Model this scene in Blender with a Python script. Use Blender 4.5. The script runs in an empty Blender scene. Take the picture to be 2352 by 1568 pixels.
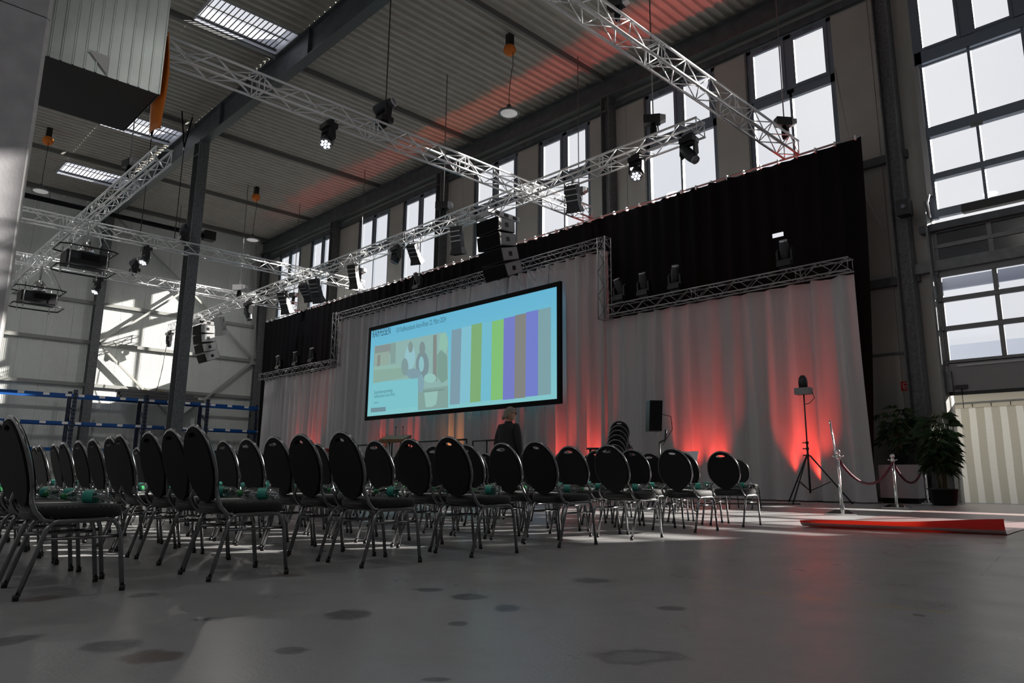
import bpy, bmesh, math, random
from mathutils import Vector, Matrix
PI = math.pi
rnd = random.Random(7)
SC = bpy.context.scene
COL = SC.collection

# ------------------------------------------------------------------ camera
YAW, PIT, ROL = -0.7811867, 0.19441766, 0.00440227
FPX, CX, CY, CAMH = 1660.8432, 1225.6383, 760.7715, 0.6344
_f = Vector((math.sin(YAW)*math.cos(PIT), math.cos(YAW)*math.cos(PIT), math.sin(PIT)))
_r = Vector((math.cos(YAW), -math.sin(YAW), 0.0))
_u = _r.cross(_f)
_r2 = _r*math.cos(ROL) + _u*math.sin(ROL)
_u2 = -_r*math.sin(ROL) + _u*math.cos(ROL)
cam_d = bpy.data.cameras.new('camera')
cam = bpy.data.objects.new('camera', cam_d); COL.objects.link(cam)
cam_d.sensor_fit = 'HORIZONTAL'; cam_d.sensor_width = 36.0
cam_d.lens = FPX*36.0/2352.0
cam_d.shift_x = -(CX-1176.0)/2352.0
cam_d.shift_y = (CY-784.0)/2352.0
cam_d.clip_end = 500
mw = Matrix.Identity(4)
for i in range(3):
    mw[i][0] = _r2[i]; mw[i][1] = _u2[i]; mw[i][2] = -_f[i]
mw[2][3] = CAMH
cam.matrix_world = mw
SC.camera = cam

def ray(x, y):
    return _r2*((x-CX)/FPX) - _u2*((y-CY)/FPX) + _f
def atY(x, y, Y):
    d = ray(x, y); return Vector((0, 0, CAMH)) + d*(Y/d.y)
def atX(x, y, X):
    d = ray(x, y); return Vector((0, 0, CAMH)) + d*(X/d.x)
def atZ(x, y, z=0.0):
    d = ray(x, y); return Vector((0, 0, CAMH)) + d*((z-CAMH)/d.z)

# ------------------------------------------------------------------ world, sun, exposure
SC.view_settings.view_transform = 'Standard'
SC.view_settings.look = 'None'
SC.view_settings.gamma = 1.0
SC.view_settings.use_curve_mapping = False
SC.view_settings.exposure = 0.15
SKY = 0.82
world = bpy.data.worlds.new('sky'); SC.world = world
world.use_nodes = True
wn = world.node_tree; wn.nodes.clear()
wo = wn.nodes.new('ShaderNodeOutputWorld'); wb = wn.nodes.new('ShaderNodeBackground')
wtc = wn.nodes.new('ShaderNodeTexCoord'); wno = wn.nodes.new('ShaderNodeTexNoise'); wr = wn.nodes.new('ShaderNodeValToRGB')
wno.inputs['Scale'].default_value = 2.2; wno.inputs['Detail'].default_value = 5
wr.color_ramp.elements[0].position = 0.35; wr.color_ramp.elements[0].color = (0.86, 0.88, 0.94, 1)
wr.color_ramp.elements[1].position = 0.65; wr.color_ramp.elements[1].color = (0.98, 0.98, 1.0, 1)
wn.links.new(wtc.outputs['Generated'], wno.inputs['Vector'])
wn.links.new(wno.outputs['Fac'], wr.inputs['Fac'])
wn.links.new(wr.outputs['Color'], wb.inputs['Color'])
wb.inputs['Strength'].default_value = SKY
wn.links.new(wb.outputs['Background'], wo.inputs['Surface'])
sun_d = bpy.data.lights.new('sun', 'SUN'); sun_d.energy = 16.0; sun_d.angle = 0.012
sun_d.color = (1.0, 0.93, 0.84)
sun = bpy.data.objects.new('sun', sun_d); COL.objects.link(sun)
sun.rotation_euler = Vector((-0.47, -1.0, -0.47)).to_track_quat('-Z', 'Y').to_euler()
sun.location = (10, 40, 30)
HIGHBAY_W = 45.0          # fill light added to the high-bay lamps, seen and unseen
RED_W = 760.0              # stage wash

# ------------------------------------------------------------------ materials
MATS = {}
def mat(name, col, rough=0.6, metal=0.0, noise=0.0, nscale=8.0, bump=0.0, bscale=40.0, emit=None, estr=1.0, spec=0.5, stretch=None):
    if name in MATS: return MATS[name]
    m = bpy.data.materials.new(name); m.use_nodes = True
    nt = m.node_tree; b = nt.nodes['Principled BSDF']
    b.inputs['Base Color'].default_value = (*col, 1); b.inputs['Roughness'].default_value = rough
    b.inputs['Metallic'].default_value = metal; b.inputs['Specular IOR Level'].default_value = spec
    if emit:
        b.inputs['Emission Color'].default_value = (*emit, 1); b.inputs['Emission Strength'].default_value = estr
    if noise or bump:
        tc = nt.nodes.new('ShaderNodeTexCoord'); mp = nt.nodes.new('ShaderNodeMapping')
        nt.links.new(tc.outputs['Object'], mp.inputs['Vector'])
        if stretch: mp.inputs['Scale'].default_value = stretch
    if noise:
        n = nt.nodes.new('ShaderNodeTexNoise'); n.inputs['Scale'].default_value = nscale; n.inputs['Detail'].default_value = 6
        nt.links.new(mp.outputs['Vector'], n.inputs['Vector'])
        r = nt.nodes.new('ShaderNodeValToRGB')
        r.color_ramp.elements[0].position = 0.3; r.color_ramp.elements[1].position = 0.7
        r.color_ramp.elements[0].color = (*[max(0, c*(1-noise)) for c in col], 1)
        r.color_ramp.elements[1].color = (*[min(1, c*(1+noise)) for c in col], 1)
        nt.links.new(n.outputs['Fac'], r.inputs['Fac']); nt.links.new(r.outputs['Color'], b.inputs['Base Color'])
    if bump:
        n2 = nt.nodes.new('ShaderNodeTexNoise'); n2.inputs['Scale'].default_value = bscale; n2.inputs['Detail'].default_value = 4
        nt.links.new(mp.outputs['Vector'], n2.inputs['Vector'])
        bp = nt.nodes.new('ShaderNodeBump'); bp.inputs['Strength'].default_value = bump; bp.inputs['Distance'].default_value = 0.01
        nt.links.new(n2.outputs['Fac'], bp.inputs['Height']); nt.links.new(bp.outputs['Normal'], b.inputs['Normal'])
    MATS[name] = m; return m

def emit_mat(name, col, s=1.0):
    if name in MATS: return MATS[name]
    m = bpy.data.materials.new(name); m.use_nodes = True; nt = m.node_tree; nt.nodes.clear()
    o = nt.nodes.new('ShaderNodeOutputMaterial'); e = nt.nodes.new('ShaderNodeEmission')
    e.inputs['Color'].default_value = (*col, 1); e.inputs['Strength'].default_value = s
    nt.links.new(e.outputs[0], o.inputs[0]); MATS[name] = m; return m

def glass_mat(name, tint=(0.985, 0.99, 0.995), gloss=0.04, rough=0.02, dirt=0.0, dirtcol=(0.8, 0.8, 0.8)):
    if name in MATS: return MATS[name]
    m = bpy.data.materials.new(name); m.use_nodes = True; nt = m.node_tree; nt.nodes.clear()
    o = nt.nodes.new('ShaderNodeOutputMaterial'); t = nt.nodes.new('ShaderNodeBsdfTransparent'); g = nt.nodes.new('ShaderNodeBsdfGlossy')
    mx = nt.nodes.new('ShaderNodeMixShader')
    t.inputs['Color'].default_value = (*tint, 1); g.inputs['Roughness'].default_value = rough
    mx.inputs[0].default_value = gloss
    nt.links.new(t.outputs[0], mx.inputs[1]); nt.links.new(g.outputs[0], mx.inputs[2])
    last = mx
    if dirt:
        d = nt.nodes.new('ShaderNodeBsdfDiffuse'); d.inputs['Color'].default_value = (*dirtcol, 1)
        m2 = nt.nodes.new('ShaderNodeMixShader'); m2.inputs[0].default_value = dirt
        nt.links.new(mx.outputs[0], m2.inputs[1]); nt.links.new(d.outputs[0], m2.inputs[2]); last = m2
    nt.links.new(last.outputs[0], o.inputs[0]); MATS[name] = m; return m

def cloth_mat(name, col, trans=0.35):
    if name in MATS: return MATS[name]
    m = bpy.data.materials.new(name); m.use_nodes = True; nt = m.node_tree; nt.nodes.clear()
    o = nt.nodes.new('ShaderNodeOutputMaterial'); d = nt.nodes.new('ShaderNodeBsdfDiffuse'); t = nt.nodes.new('ShaderNodeBsdfTranslucent')
    mx = nt.nodes.new('ShaderNodeMixShader'); mx.inputs[0].default_value = trans
    tc = nt.nodes.new('ShaderNodeTexCoord'); n = nt.nodes.new('ShaderNodeTexNoise'); n.inputs['Scale'].default_value = 12; n.inputs['Detail'].default_value = 8
    bp = nt.nodes.new('ShaderNodeBump'); bp.inputs['Strength'].default_value = 0.5; bp.inputs['Distance'].default_value = 0.02
    nt.links.new(tc.outputs['Object'], n.inputs['Vector']); nt.links.new(n.outputs['Fac'], bp.inputs['Height'])
    nt.links.new(bp.outputs['Normal'], d.inputs['Normal'])
    d.inputs['Color'].default_value = (*col, 1); t.inputs['Color'].default_value = (*col, 1)
    nt.links.new(d.outputs[0], mx.inputs[1]); nt.links.new(t.outputs[0], mx.inputs[2]); nt.links.new(mx.outputs[0], o.inputs[0])
    MATS[name] = m; return m

ALU = mat('aluminium', (0.88, 0.89, 0.91), 0.34, 0.55)
ALU_D = mat('aluminium_dull', (0.45, 0.45, 0.46), 0.4, 0.7)
BLACK = mat('black_plastic', (0.012, 0.012, 0.014), 0.38)
BLACKM = mat('black_matt', (0.008, 0.008, 0.010), 0.85, spec=0.2)
STEEL = mat('grey_steel', (0.095, 0.105, 0.118), 0.5, 0.2, noise=0.25, nscale=3)
STEEL_L = mat('galvanised_steel', (0.17, 0.18, 0.185), 0.45, 0.35, noise=0.2, nscale=6)
CHROME = mat('chrome', (0.78, 0.78, 0.78), 0.12, 1.0)
TUBE = mat('chair_tube', (0.25, 0.25, 0.26), 0.20, 1.0)
FRAME = mat('window_frame', (0.17, 0.205, 0.26), 0.40)
GLASS = glass_mat('window_glass')
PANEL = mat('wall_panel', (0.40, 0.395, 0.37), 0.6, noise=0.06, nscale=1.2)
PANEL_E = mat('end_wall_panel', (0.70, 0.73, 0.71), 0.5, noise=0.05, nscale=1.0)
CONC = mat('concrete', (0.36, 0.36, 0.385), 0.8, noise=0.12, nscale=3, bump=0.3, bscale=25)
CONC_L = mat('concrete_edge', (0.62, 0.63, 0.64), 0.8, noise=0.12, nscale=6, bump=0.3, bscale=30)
DECK = mat('roof_deck', (0.46, 0.45, 0.405), 0.55, noise=0.08, nscale=2)
ORANGE = mat('orange', (0.75, 0.20, 0.02), 0.5)
WHITE = mat('white_paper', (0.8, 0.8, 0.8), 0.7)
CABLE = mat('cable', (0.02, 0.02, 0.02), 0.6)

# ------------------------------------------------------------------ geometry helpers
class G:
    def __init__(s): s.v = []; s.f = []; s.mi = []; s.sm = []
    def add(s, vs, fs, smooth=False, mi=0):
        o = len(s.v); s.v += [tuple(v) for v in vs]; s.f += [tuple(i+o for i in f) for f in fs]
        s.mi += [mi]*len(fs); s.sm += [smooth]*len(fs); return s
    def box(s, x0, x1, y0, y1, z0, z1, mi=0):
        vs = [(x0,y0,z0),(x1,y0,z0),(x1,y1,z0),(x0,y1,z0),(x0,y0,z1),(x1,y0,z1),(x1,y1,z1),(x0,y1,z1)]
        return s.add(vs, [(0,3,2,1),(4,5,6,7),(0,1,5,4),(1,2,6,5),(2,3,7,6),(3,0,4,7)], False, mi)
    def obox(s, c, ax, ay, az, mi=0):
        c = Vector(c); ax = Vector(ax); ay = Vector(ay); az = Vector(az)
        vs = [c-ax-ay-az, c+ax-ay-az, c+ax+ay-az, c-ax+ay-az, c-ax-ay+az, c+ax-ay+az, c+ax+ay+az, c-ax+ay+az]
        return s.add(vs, [(0,3,2,1),(4,5,6,7),(0,1,5,4),(1,2,6,5),(2,3,7,6),(3,0,4,7)], False, mi)
    def bar(s, a, b, w, h, up=(0,0,1), mi=0):
        a = Vector(a); b = Vector(b); d = (b-a); L = d.length; d.normalize()
        u = Vector(up)
        if abs(u.dot(d)) > 0.98: u = Vector((1,0,0))
        sd = d.cross(u).normalized(); u = sd.cross(d).normalized()
        return s.obox((a+b)/2, d*(L/2), sd*(w/2), u*(h/2), mi)
    def tube(s, pts, r, n=8, closed=False, cap=True, mi=0):
        pts = [Vector(p) for p in pts]; m = len(pts)
        rs = r if isinstance(r, (list, tuple)) else [r]*m
        T = []
        for i in range(m):
            if closed: t = pts[(i+1) % m]-pts[i-1]
            else: t = pts[min(i+1, m-1)]-pts[max(i-1, 0)]
            T.append(t.normalized() if t.length > 1e-9 else Vector((0,0,1)))
        u = Vector((0,0,1)) if abs(T[0].z) < 0.9 else Vector((1,0,0))
        u = (u-T[0]*u.dot(T[0])).normalized(); vs = []
        for i in range(m):
            u = (u-T[i]*u.dot(T[i]))
            u = u.normalized() if u.length > 1e-6 else Vector((1,0,0))
            w = T[i].cross(u)
            for k in range(n):
                a = 2*PI*k/n; vs.append(pts[i]+(u*math.cos(a)+w*math.sin(a))*rs[i])
        fs = []
        for i in range(m if closed else m-1):
            j = (i+1) % m
            for k in range(n):
                k2 = (k+1) % n; fs.append((i*n+k, i*n+k2, j*n+k2, j*n+k))
        if cap and not closed:
            fs.append(tuple(range(n-1, -1, -1))); fs.append(tuple((m-1)*n+k for k in range(n)))
        return s.add(vs, fs, True, mi)
    def lathe(s, prof, n=20, c=(0,0,0), mi=0, M=None, cap=True):
        vs = []; c = Vector(c)
        for r, z in prof:
            for k in range(n):
                a = 2*PI*k/n; p = Vector((r*math.cos(a), r*math.sin(a), z))
                if M is not None: p = M @ p
                vs.append(c+p)
        fs = []
        for i in range(len(prof)-1):
            for k in range(n):
                k2 = (k+1) % n; fs.append((i*n+k, i*n+k2, (i+1)*n+k2, (i+1)*n+k))
        if cap:
            fs.append(tuple(range(n-1, -1, -1))); fs.append(tuple((len(prof)-1)*n+k for k in range(n)))
        return s.add(vs, fs, True, mi)
    def prism(s, poly, y0, y1, axis='y', mi=0):
        n = len(poly); vs = []
        for yy in (y0, y1):
            for a, b in poly:
                vs.append((a, yy, b) if axis == 'y' else ((yy, a, b) if axis == 'x' else (a, b, yy)))
        fs = [tuple(range(n-1, -1, -1)), tuple(range(n, 2*n))]
        for i in range(n):
            j = (i+1) % n; fs.append((i, j, n+j, n+i))
        return s.add(vs, fs, False, mi)
    def sphere(s, c, r, n=12, m=8, sc=(1,1,1), mi=0):
        prof = [(max(1e-4, r*math.sin(PI*i/m)), -r*math.cos(PI*i/m)) for i in range(m+1)]
        M = Matrix.Diagonal(Vector(sc)).to_3x3()
        return s.lathe(prof, n, c, mi, M)
    def mesh(s, name, mats):
        me = bpy.data.meshes.new(name); me.from_pydata(s.v, [], s.f)
        if not isinstance(mats, (list, tuple)): mats = [mats]
        for m in mats: me.materials.append(m)
        me.polygons.foreach_set('material_index', s.mi); me.polygons.foreach_set('use_smooth', s.sm)
        me.update(); 
        bm = bmesh.new(); bm.from_mesh(me); bmesh.ops.recalc_face_normals(bm, faces=bm.faces); bm.to_mesh(me); bm.free()
        return me
    def obj(s, name, mats, parent=None, loc=None, rot=None):
        return link(name, s.mesh(name, mats), parent, loc, rot)

def link(name, me, parent=None, loc=None, rot=None):
    o = bpy.data.objects.new(name, me); COL.objects.link(o)
    if parent is not None: o.parent = parent
    if loc is not None: o.location = loc
    if rot is not None: o.rotation_euler = rot
    return o
def tag(o, label, cat, group=None, kind=None):
    o['label'] = label; o['category'] = cat
    if group: o['group'] = group
    if kind: o['kind'] = kind
    return o
def struct(o, label=None):
    o['kind'] = 'structure'
    if label: o['label'] = label
    return o
def thing(name, label, cat, loc=(0,0,0), rot=(0,0,0), group=None):
    o = bpy.data.objects.new(name, None); COL.objects.link(o); o.empty_display_size = 0.1
    o.location = loc; o.rotation_euler = rot
    return tag(o, label, cat, group)
def dup(root, loc=None, rot=None, label=None, group=None):
    r = root.copy(); COL.objects.link(r)
    if loc is not None: r.location = loc
    if rot is not None: r.rotation_euler = rot
    if label: r['label'] = label
    if group: r['group'] = group
    for ch in list(root.children):
        c = ch.copy(); COL.objects.link(c); c.parent = r
        for g in list(ch.children):
            d = g.copy(); COL.objects.link(d); d.parent = c
    return r
ORD = ['first','second','third','fourth','fifth','sixth','seventh','eighth','ninth','tenth','eleventh','twelfth','thirteenth','fourteenth']
def arc(c, r, a0, a1, n, plane='yz', x=0.0):
    out = []
    for i in range(n+1):
        a = a0+(a1-a0)*i/n; out.append((x, c[0]+r*math.cos(a), c[1]+r*math.sin(a)))
    return out

# unit cylinder shared by every truss brace
_g = G(); _g.tube([(0,0,0),(0,0,1)], 0.012, 6); 
BRACE_ME = {}
def brace_mesh(r, m):
    k = (r, m.name)
    if k not in BRACE_ME:
        BRACE_ME[k] = G().tube([(0,0,0),(0,0,1)], r, 6).mesh('brace', m)
    return BRACE_ME[k]
def brace(parent, a, b, r, m, name='brace'):
    a = Vector(a); b = Vector(b); d = b-a
    o = link(name, brace_mesh(r, m), parent)
    o.location = a; o.rotation_mode = 'QUATERNION'; o.rotation_quaternion = d.to_track_quat('Z', 'Y'); o.scale = (1, 1, d.length)
    return o

# ================================================================== STRUCTURE
XE, YS, ZC = -43.3, 19.5, 15.0          # end wall, stage wall, roof deck
XR, YB = 12.0, -11.0                    # unseen walls behind and beside the camera

# ---- floor
def floor_material():
    m = bpy.data.materials.new('concrete_floor'); m.use_nodes = True; nt = m.node_tree; N = nt.nodes; L = nt.links
    b = N['Principled BSDF']
    geo = N.new('ShaderNodeNewGeometry'); P = geo.outputs['Position']
    def noise(scale, det=6, vec=P, rough=0.6):
        n = N.new('ShaderNodeTexNoise'); n.inputs['Scale'].default_value = scale; n.inputs['Detail'].default_value = det
        n.inputs['Roughness'].default_value = rough
        L.new(vec, n.inputs['Vector']); return n.outputs['Fac']
    def mth(op, a, bb=None, clamp=False):
        n = N.new('ShaderNodeMath'); n.operation = op; n.use_clamp = clamp
        for i, v in enumerate((a, bb)):
            if v is None: continue
            if isinstance(v, (int, float)): n.inputs[i].default_value = v
            else: L.new(v, n.inputs[i])
        return n.outputs[0]
    def rng(v, a, bb, c=0.0, d=1.0):
        n = N.new('ShaderNodeMapRange'); n.clamp = True
        L.new(v, n.inputs['Value'])
        for k, x in zip(('From Min','From Max','To Min','To Max'), (a, bb, c, d)): n.inputs[k].default_value = x
        return n.outputs['Result']
    def mix(fac, c1, c2):
        n = N.new('ShaderNodeMix'); n.data_type = 'RGBA'
        if isinstance(fac, float): n.inputs[0].default_value = fac
        else: L.new(fac, n.inputs[0])
        for i, c in ((6, c1), (7, c2)):
            if isinstance(c, tuple): n.inputs[i].default_value = (*c, 1)
            else: L.new(c, n.inputs[i])
        return n.outputs[2]
    big = noise(0.35, 5); fine = noise(14, 8, rough=0.7); mid = noise(2.0, 6); warp = noise(7.0, 7, rough=0.65)
    col = mix(rng(big, 0.35, 0.68), (0.285, 0.283, 0.283), (0.352, 0.357, 0.372))
    col = mix(mth('MULTIPLY', rng(mid, 0.55, 0.75), 0.35), col, (0.225, 0.22, 0.212))
    col = mix(mth('MULTIPLY', rng(fine, 0.4, 0.7), 0.25), col, (0.40, 0.405, 0.42))
    spots = [(800,1410,58,13,0),(1075,1371,46,9,0),(1165,1396,36,9,0),(1050,1432,30,7,0),(985,1354,38,5,0),(1355,1332,52,7,0),
             (260,1483,78,16,0),(352,1507,76,17,1),(668,1493,46,9,0),(330,1367,36,6,0),(92,1374,46,8,1),(480,1422,40,5,0),
             (1460,1507,118,21,2),(1540,1396,34,6,0),(660,1321,50,4,1),(30,1470,45,14,0),(2110,1412,14,3,1),(1000,1560,40,6,0)]
    dark = None; brown = None
    for (x, y, rx, ry, k) in spots:
        c = atZ(x, y); ex = atZ(x+rx, y); ey = atZ(x, y+ry)
        u = Vector((ex.x-c.x, ex.y-c.y, 0)); lu = u.length; u.normalize()
        lv = Vector((ey.x-c.x, ey.y-c.y, 0)).length
        sub = N.new('ShaderNodeVectorMath'); sub.operation = 'SUBTRACT'; L.new(P, sub.inputs[0]); sub.inputs[1].default_value = c
        d1 = N.new('ShaderNodeVectorMath'); d1.operation = 'DOT_PRODUCT'; L.new(sub.outputs[0], d1.inputs[0]); d1.inputs[1].default_value = u/lu
        d2 = N.new('ShaderNodeVectorMath'); d2.operation = 'DOT_PRODUCT'; L.new(sub.outputs[0], d2.inputs[0]); d2.inputs[1].default_value = Vector((-u.y, u.x, 0))/lv
        r = mth('SQRT', mth('ADD', mth('POWER', d1.outputs['Value'], 2.0), mth('POWER', d2.outputs['Value'], 2.0)))
        r = mth('ADD', r, mth('MULTIPLY', mth('SUBTRACT', warp, 0.5), 1.6))
        mk = rng(r, 1.0, 0.72)
        if k == 2: mk = mth('MULTIPLY', mk, rng(r, 0.45, 0.8, 0.35, 1.0))
        if k == 1: brown = mk if brown is None else mth('MAXIMUM', brown, mk)
        else: dark = mk if dark is None else mth('MAXIMUM', dark, mk)
    col = mix(mth('MULTIPLY', dark, rng(fine, 0.3, 0.65, 0.5, 0.95)), col, (0.09, 0.093, 0.105))
    col = mix(mth('MULTIPLY', brown, 0.6), col, (0.10, 0.055, 0.035))
    wear = rng(noise(5.0, 6), 0.42, 0.62)
    for (a, bb, w, cc, s) in [((1560,1340),(2240,1413),0.035,(0.42,0.34,0.10),0.75),((1000,1252),(1370,1266),0.04,(0.40,0.32,0.10),0.5),
                        ((500,1222),(1200,1300),0.03,(0.38,0.31,0.10),0.4),((2248,1328),(2302,1272),0.008,(0.05,0.05,0.055),1.0),((1500,1245),(1100,1232),0.03,(0.36,0.29,0.1),0.35)]:
        p = atZ(*a); q = atZ(*bb); d = (q-p); ln = d.length; d.normalize(); nn = Vector((-d.y, d.x, 0))
        sub = N.new('ShaderNodeVectorMath'); sub.operation = 'SUBTRACT'; L.new(P, sub.inputs[0]); sub.inputs[1].default_value = p
        d1 = N.new('ShaderNodeVectorMath'); d1.operation = 'DOT_PRODUCT'; L.new(sub.outputs[0], d1.inputs[0]); d1.inputs[1].default_value = nn
        d2 = N.new('ShaderNodeVectorMath'); d2.operation = 'DOT_PRODUCT'; L.new(sub.outputs[0], d2.inputs[0]); d2.inputs[1].default_value = d
        mk = mth('MULTIPLY', rng(mth('ABSOLUTE', d1.outputs['Value']), w, w*0.5), mth('MULTIPLY', rng(d2.outputs['Value'], 0.0, 0.2), rng(d2.outputs['Value'], ln, ln-0.2)))
        col = mix(mth('MULTIPLY', mth('MULTIPLY', mk, wear), s), col, cc)
    L.new(col, b.inputs['Base Color'])
    rr = rng(mid, 0.3, 0.7, 0.26, 0.40); L.new(rr, b.inputs['Roughness'])
    b.inputs['Specular IOR Level'].default_value = 0.45
    bp = N.new('ShaderNodeBump'); bp.inputs['Strength'].default_value = 0.12; bp.inputs['Distance'].default_value = 0.01
    L.new(noise(45, 3), bp.inputs['Height']); L.new(bp.outputs['Normal'], b.inputs['Normal'])
    return m
fl = G().box(XE, XR, YB, YS+0.25, -0.2, 0.0).obj('floor', floor_material()); struct(fl, 'grey stained concrete hall floor with faded yellow lines')
gr = G().box(-75, 60, YS+0.26, 120, -0.25, -0.04).obj('ground_outside', mat('asphalt', (0.16, 0.16, 0.16), 0.9, noise=0.2, nscale=2)); struct(gr, 'asphalt yard outside the roller door')

# ---- stage wall with its window openings
WIN = [(-41.35,-38.72),(-37.44,-34.82),(-32.34,-29.55),(-28.32,-25.55),(-22.98,-20.30),(-19.03,-16.38),(-13.81,-11.05),(-9.89,-7.22)]
WZ0, WZ1, WTR = 8.0, 13.78, 11.85
DX0, DX1, DZ1 = -5.12, 2.2, 14.05        # tall glazed bay with the roller door
g = G()
g.box(XE-0.3, XR, YS+0.02, YS+0.25, 14.05, 15.4)
g.box(XE-0.3, DX0, YS+0.02, YS+0.25, 13.78, 14.06)
g.box(XE-0.3, DX0, YS+0.02, YS+0.25, -0.2, WZ0)
edges = [XE-0.3]+[e for w in WIN for e in w]+[DX0]
piers = [(edges[i], edges[i+1]) for i in range(0, len(edges), 2)]
for a, b_ in piers: g.box(a, b_, YS+0.02, YS+0.25, WZ0, 13.79)
g.box(DX1, XR, YS+0.02, YS+0.25, -0.2, 14.06)
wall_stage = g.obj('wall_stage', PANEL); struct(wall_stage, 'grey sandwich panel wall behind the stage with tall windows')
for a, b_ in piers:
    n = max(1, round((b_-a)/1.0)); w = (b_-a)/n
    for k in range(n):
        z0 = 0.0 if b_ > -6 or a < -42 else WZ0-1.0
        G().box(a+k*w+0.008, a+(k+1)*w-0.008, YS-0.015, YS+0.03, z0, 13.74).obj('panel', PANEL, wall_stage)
G().box(XE, DX0, YS-0.12, YS+0.02, 13.80, 14.02).obj('lintel_rail', STEEL, wall_stage)
for z in (5.55, 8.9):
    G().box(-7.2, -5.5, YS-0.16, YS, z-0.11, z+0.11).obj('girt', STEEL, wall_stage)
G().box(-7.2, -5.9, YS-0.06, YS, 3.66, 3.72).obj('girt', STEEL_L, wall_stage)

# ---- windows
def window(idx, x0, x1):
    w = bpy.data.objects.new('window_%d' % idx, None); COL.objects.link(w)
    struct(w, 'tall dark-framed window above the black drape, %s from the end wall' % ORD[idx-1])
    w.location = ((x0+x1)/2, YS+0.05, WZ0)
    hw = (x1-x0)/2; h = WZ1-WZ0; t = WTR-WZ0
    def bx(n, a, b, c, d, m=FRAME, y0=-0.03, y1=0.10): return G().box(a, b, y0, y1, c, d).obj(n, m, w)
    bx('frame', -hw, -hw+0.13, 0, h); bx('frame', hw-0.13, hw, 0, h); bx('frame', -hw, hw, h-0.13, h); bx('transom', -hw, hw, t-0.13, t+0.13)
    bx('mullion', -0.11, 0.11, t, h); bx('mullion', -0.04, 0.04, 0, t)
    for s in (-1, 1):
        a, b = (-hw+0.13, -0.11) if s < 0 else (0.11, hw-0.13)
        sash = G(); ff = 0.10
        sash.box(a, a+ff, -0.06, 0.02, t+0.13, h-0.13); sash.box(b-ff, b, -0.06, 0.02, t+0.13, h-0.13)
        sash.box(a+ff, b-ff, -0.06, 0.02, t+0.13, t+0.13+ff); sash.box(a+ff, b-ff, -0.06, 0.02, h-0.13-ff, h-0.13)
        so = sash.obj('sash', FRAME, w)
        G().box(a+ff, b-ff, 0.0, 0.012, t+0.13+ff, h-0.13-ff).obj('pane', GLASS, so)
        G().box((a+b)/2-0.12, (a+b)/2+0.12, -0.10, -0.06, h-0.15, h-0.10).obj('stay', STEEL_L, so)
        a, b = (-hw+0.13, -0.04) if s < 0 else (0.04, hw-0.13)
        G().box(a, b, 0.03, 0.042, 0.0, t-0.13).obj('pane', GLASS, w)
    G().box(-hw-0.06, -hw, -0.10, 0.0, 0, h).obj('jamb_trim', STEEL_L, w)
for i, (a, b_) in enumerate(WIN): window(i+1, a, b_)

# ---- tall glazed bay and sectional roller door
bay = bpy.data.objects.new('window_9', None); COL.objects.link(bay); bay.location = (DX0, YS, 0)
struct(bay, 'tall glazed bay above the roller door')
MX = [0.0, 1.24, 2.40, 3.60, 4.80, 6.0, 7.32]
def bayb(n, a, b, c, d, m=FRAME, y0=-0.02, y1=0.12, p=None): return G().box(a, b, y0, y1, c, d).obj(n, m, p or bay)
W_ = DX1-DX0
bayb('frame', -0.02, 0.16, 7.0, DZ1); bayb('frame', W_-0.1, W_, 0, DZ1); bayb('frame', 0, W_, 13.9, DZ1)
bayb('transom', 0, W_, 11.28, 11.62); bayb('transom', 0, W_, 11.16, 11.20, FRAME, -0.06, 0.0)
bayb('transom', 0, W_, 9.18, 9.44, FRAME, -0.06, 0.12); bayb('transom', 0, W_, 8.02, 8.18, FRAME, -0.05, 0.12); bayb('transom', 0, W_, 7.02, 7.22, FRAME, -0.05, 0.12)
for i in range(1, 6):
    x = MX[i]
    bayb('mullion', x-0.14, x+0.14, 11.6, 13.9); bayb('mullion', x-0.035, x+0.035, 7.2, 11.3)
    bayb('bracket', x-0.13, x+0.13, 9.10, 9.22, STEEL_L, -0.12, -0.05)
for i in range(6):
    a, b_ = MX[i]+(0.16 if i == 0 else 0.035), MX[i+1]-0.035
    for (c, d) in ((7.22, 8.02), (8.18, 9.18), (9.44, 11.28)):
        G().box(a, b_, 0.05, 0.062, c, d).obj('pane', GLASS, bay)
    a, b_ = MX[i]+(0.16 if i == 0 else 0.14), MX[i+1]-0.14
    if b_-a > 0.25:
        sash = G(); ff = 0.07
        sash.box(a, a+ff, -0.05, 0.02, 11.62, 13.9); sash.box(b_-ff, b_, -0.05, 0.02, 11.62, 13.9); sash.box(a+ff, b_-ff, -0.05, 0.02, 11.62, 11.62+ff)
        so = sash.obj('sash', FRAME, bay)
        G().box(a+ff, b_-ff, 0.0, 0.012, 11.69, 13.9).obj('pane', GLASS, so)
bayb('shade_tube', 0.75, W_, 6.92, 7.12, BLACK, -0.30, -0.12)
bayb('lintel', -0.25, W_, 6.62, 6.80, STEEL, -0.28, 0.10)
bayb('track', -0.06, -0.01, 0.2, 7.4, STEEL_L, -0.40, -0.10)
bayb('track', -0.02, 0.10, 7.6, 11.2, ALU_D, -0.12, 0.0)
tr = G().tube([(0.02, -0.2, 7.0), (0.02, -0.34, 7.35), (0.05, -0.2, 7.6)], 0.03, 6).obj('cable_loop', ALU, bay)

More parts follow.
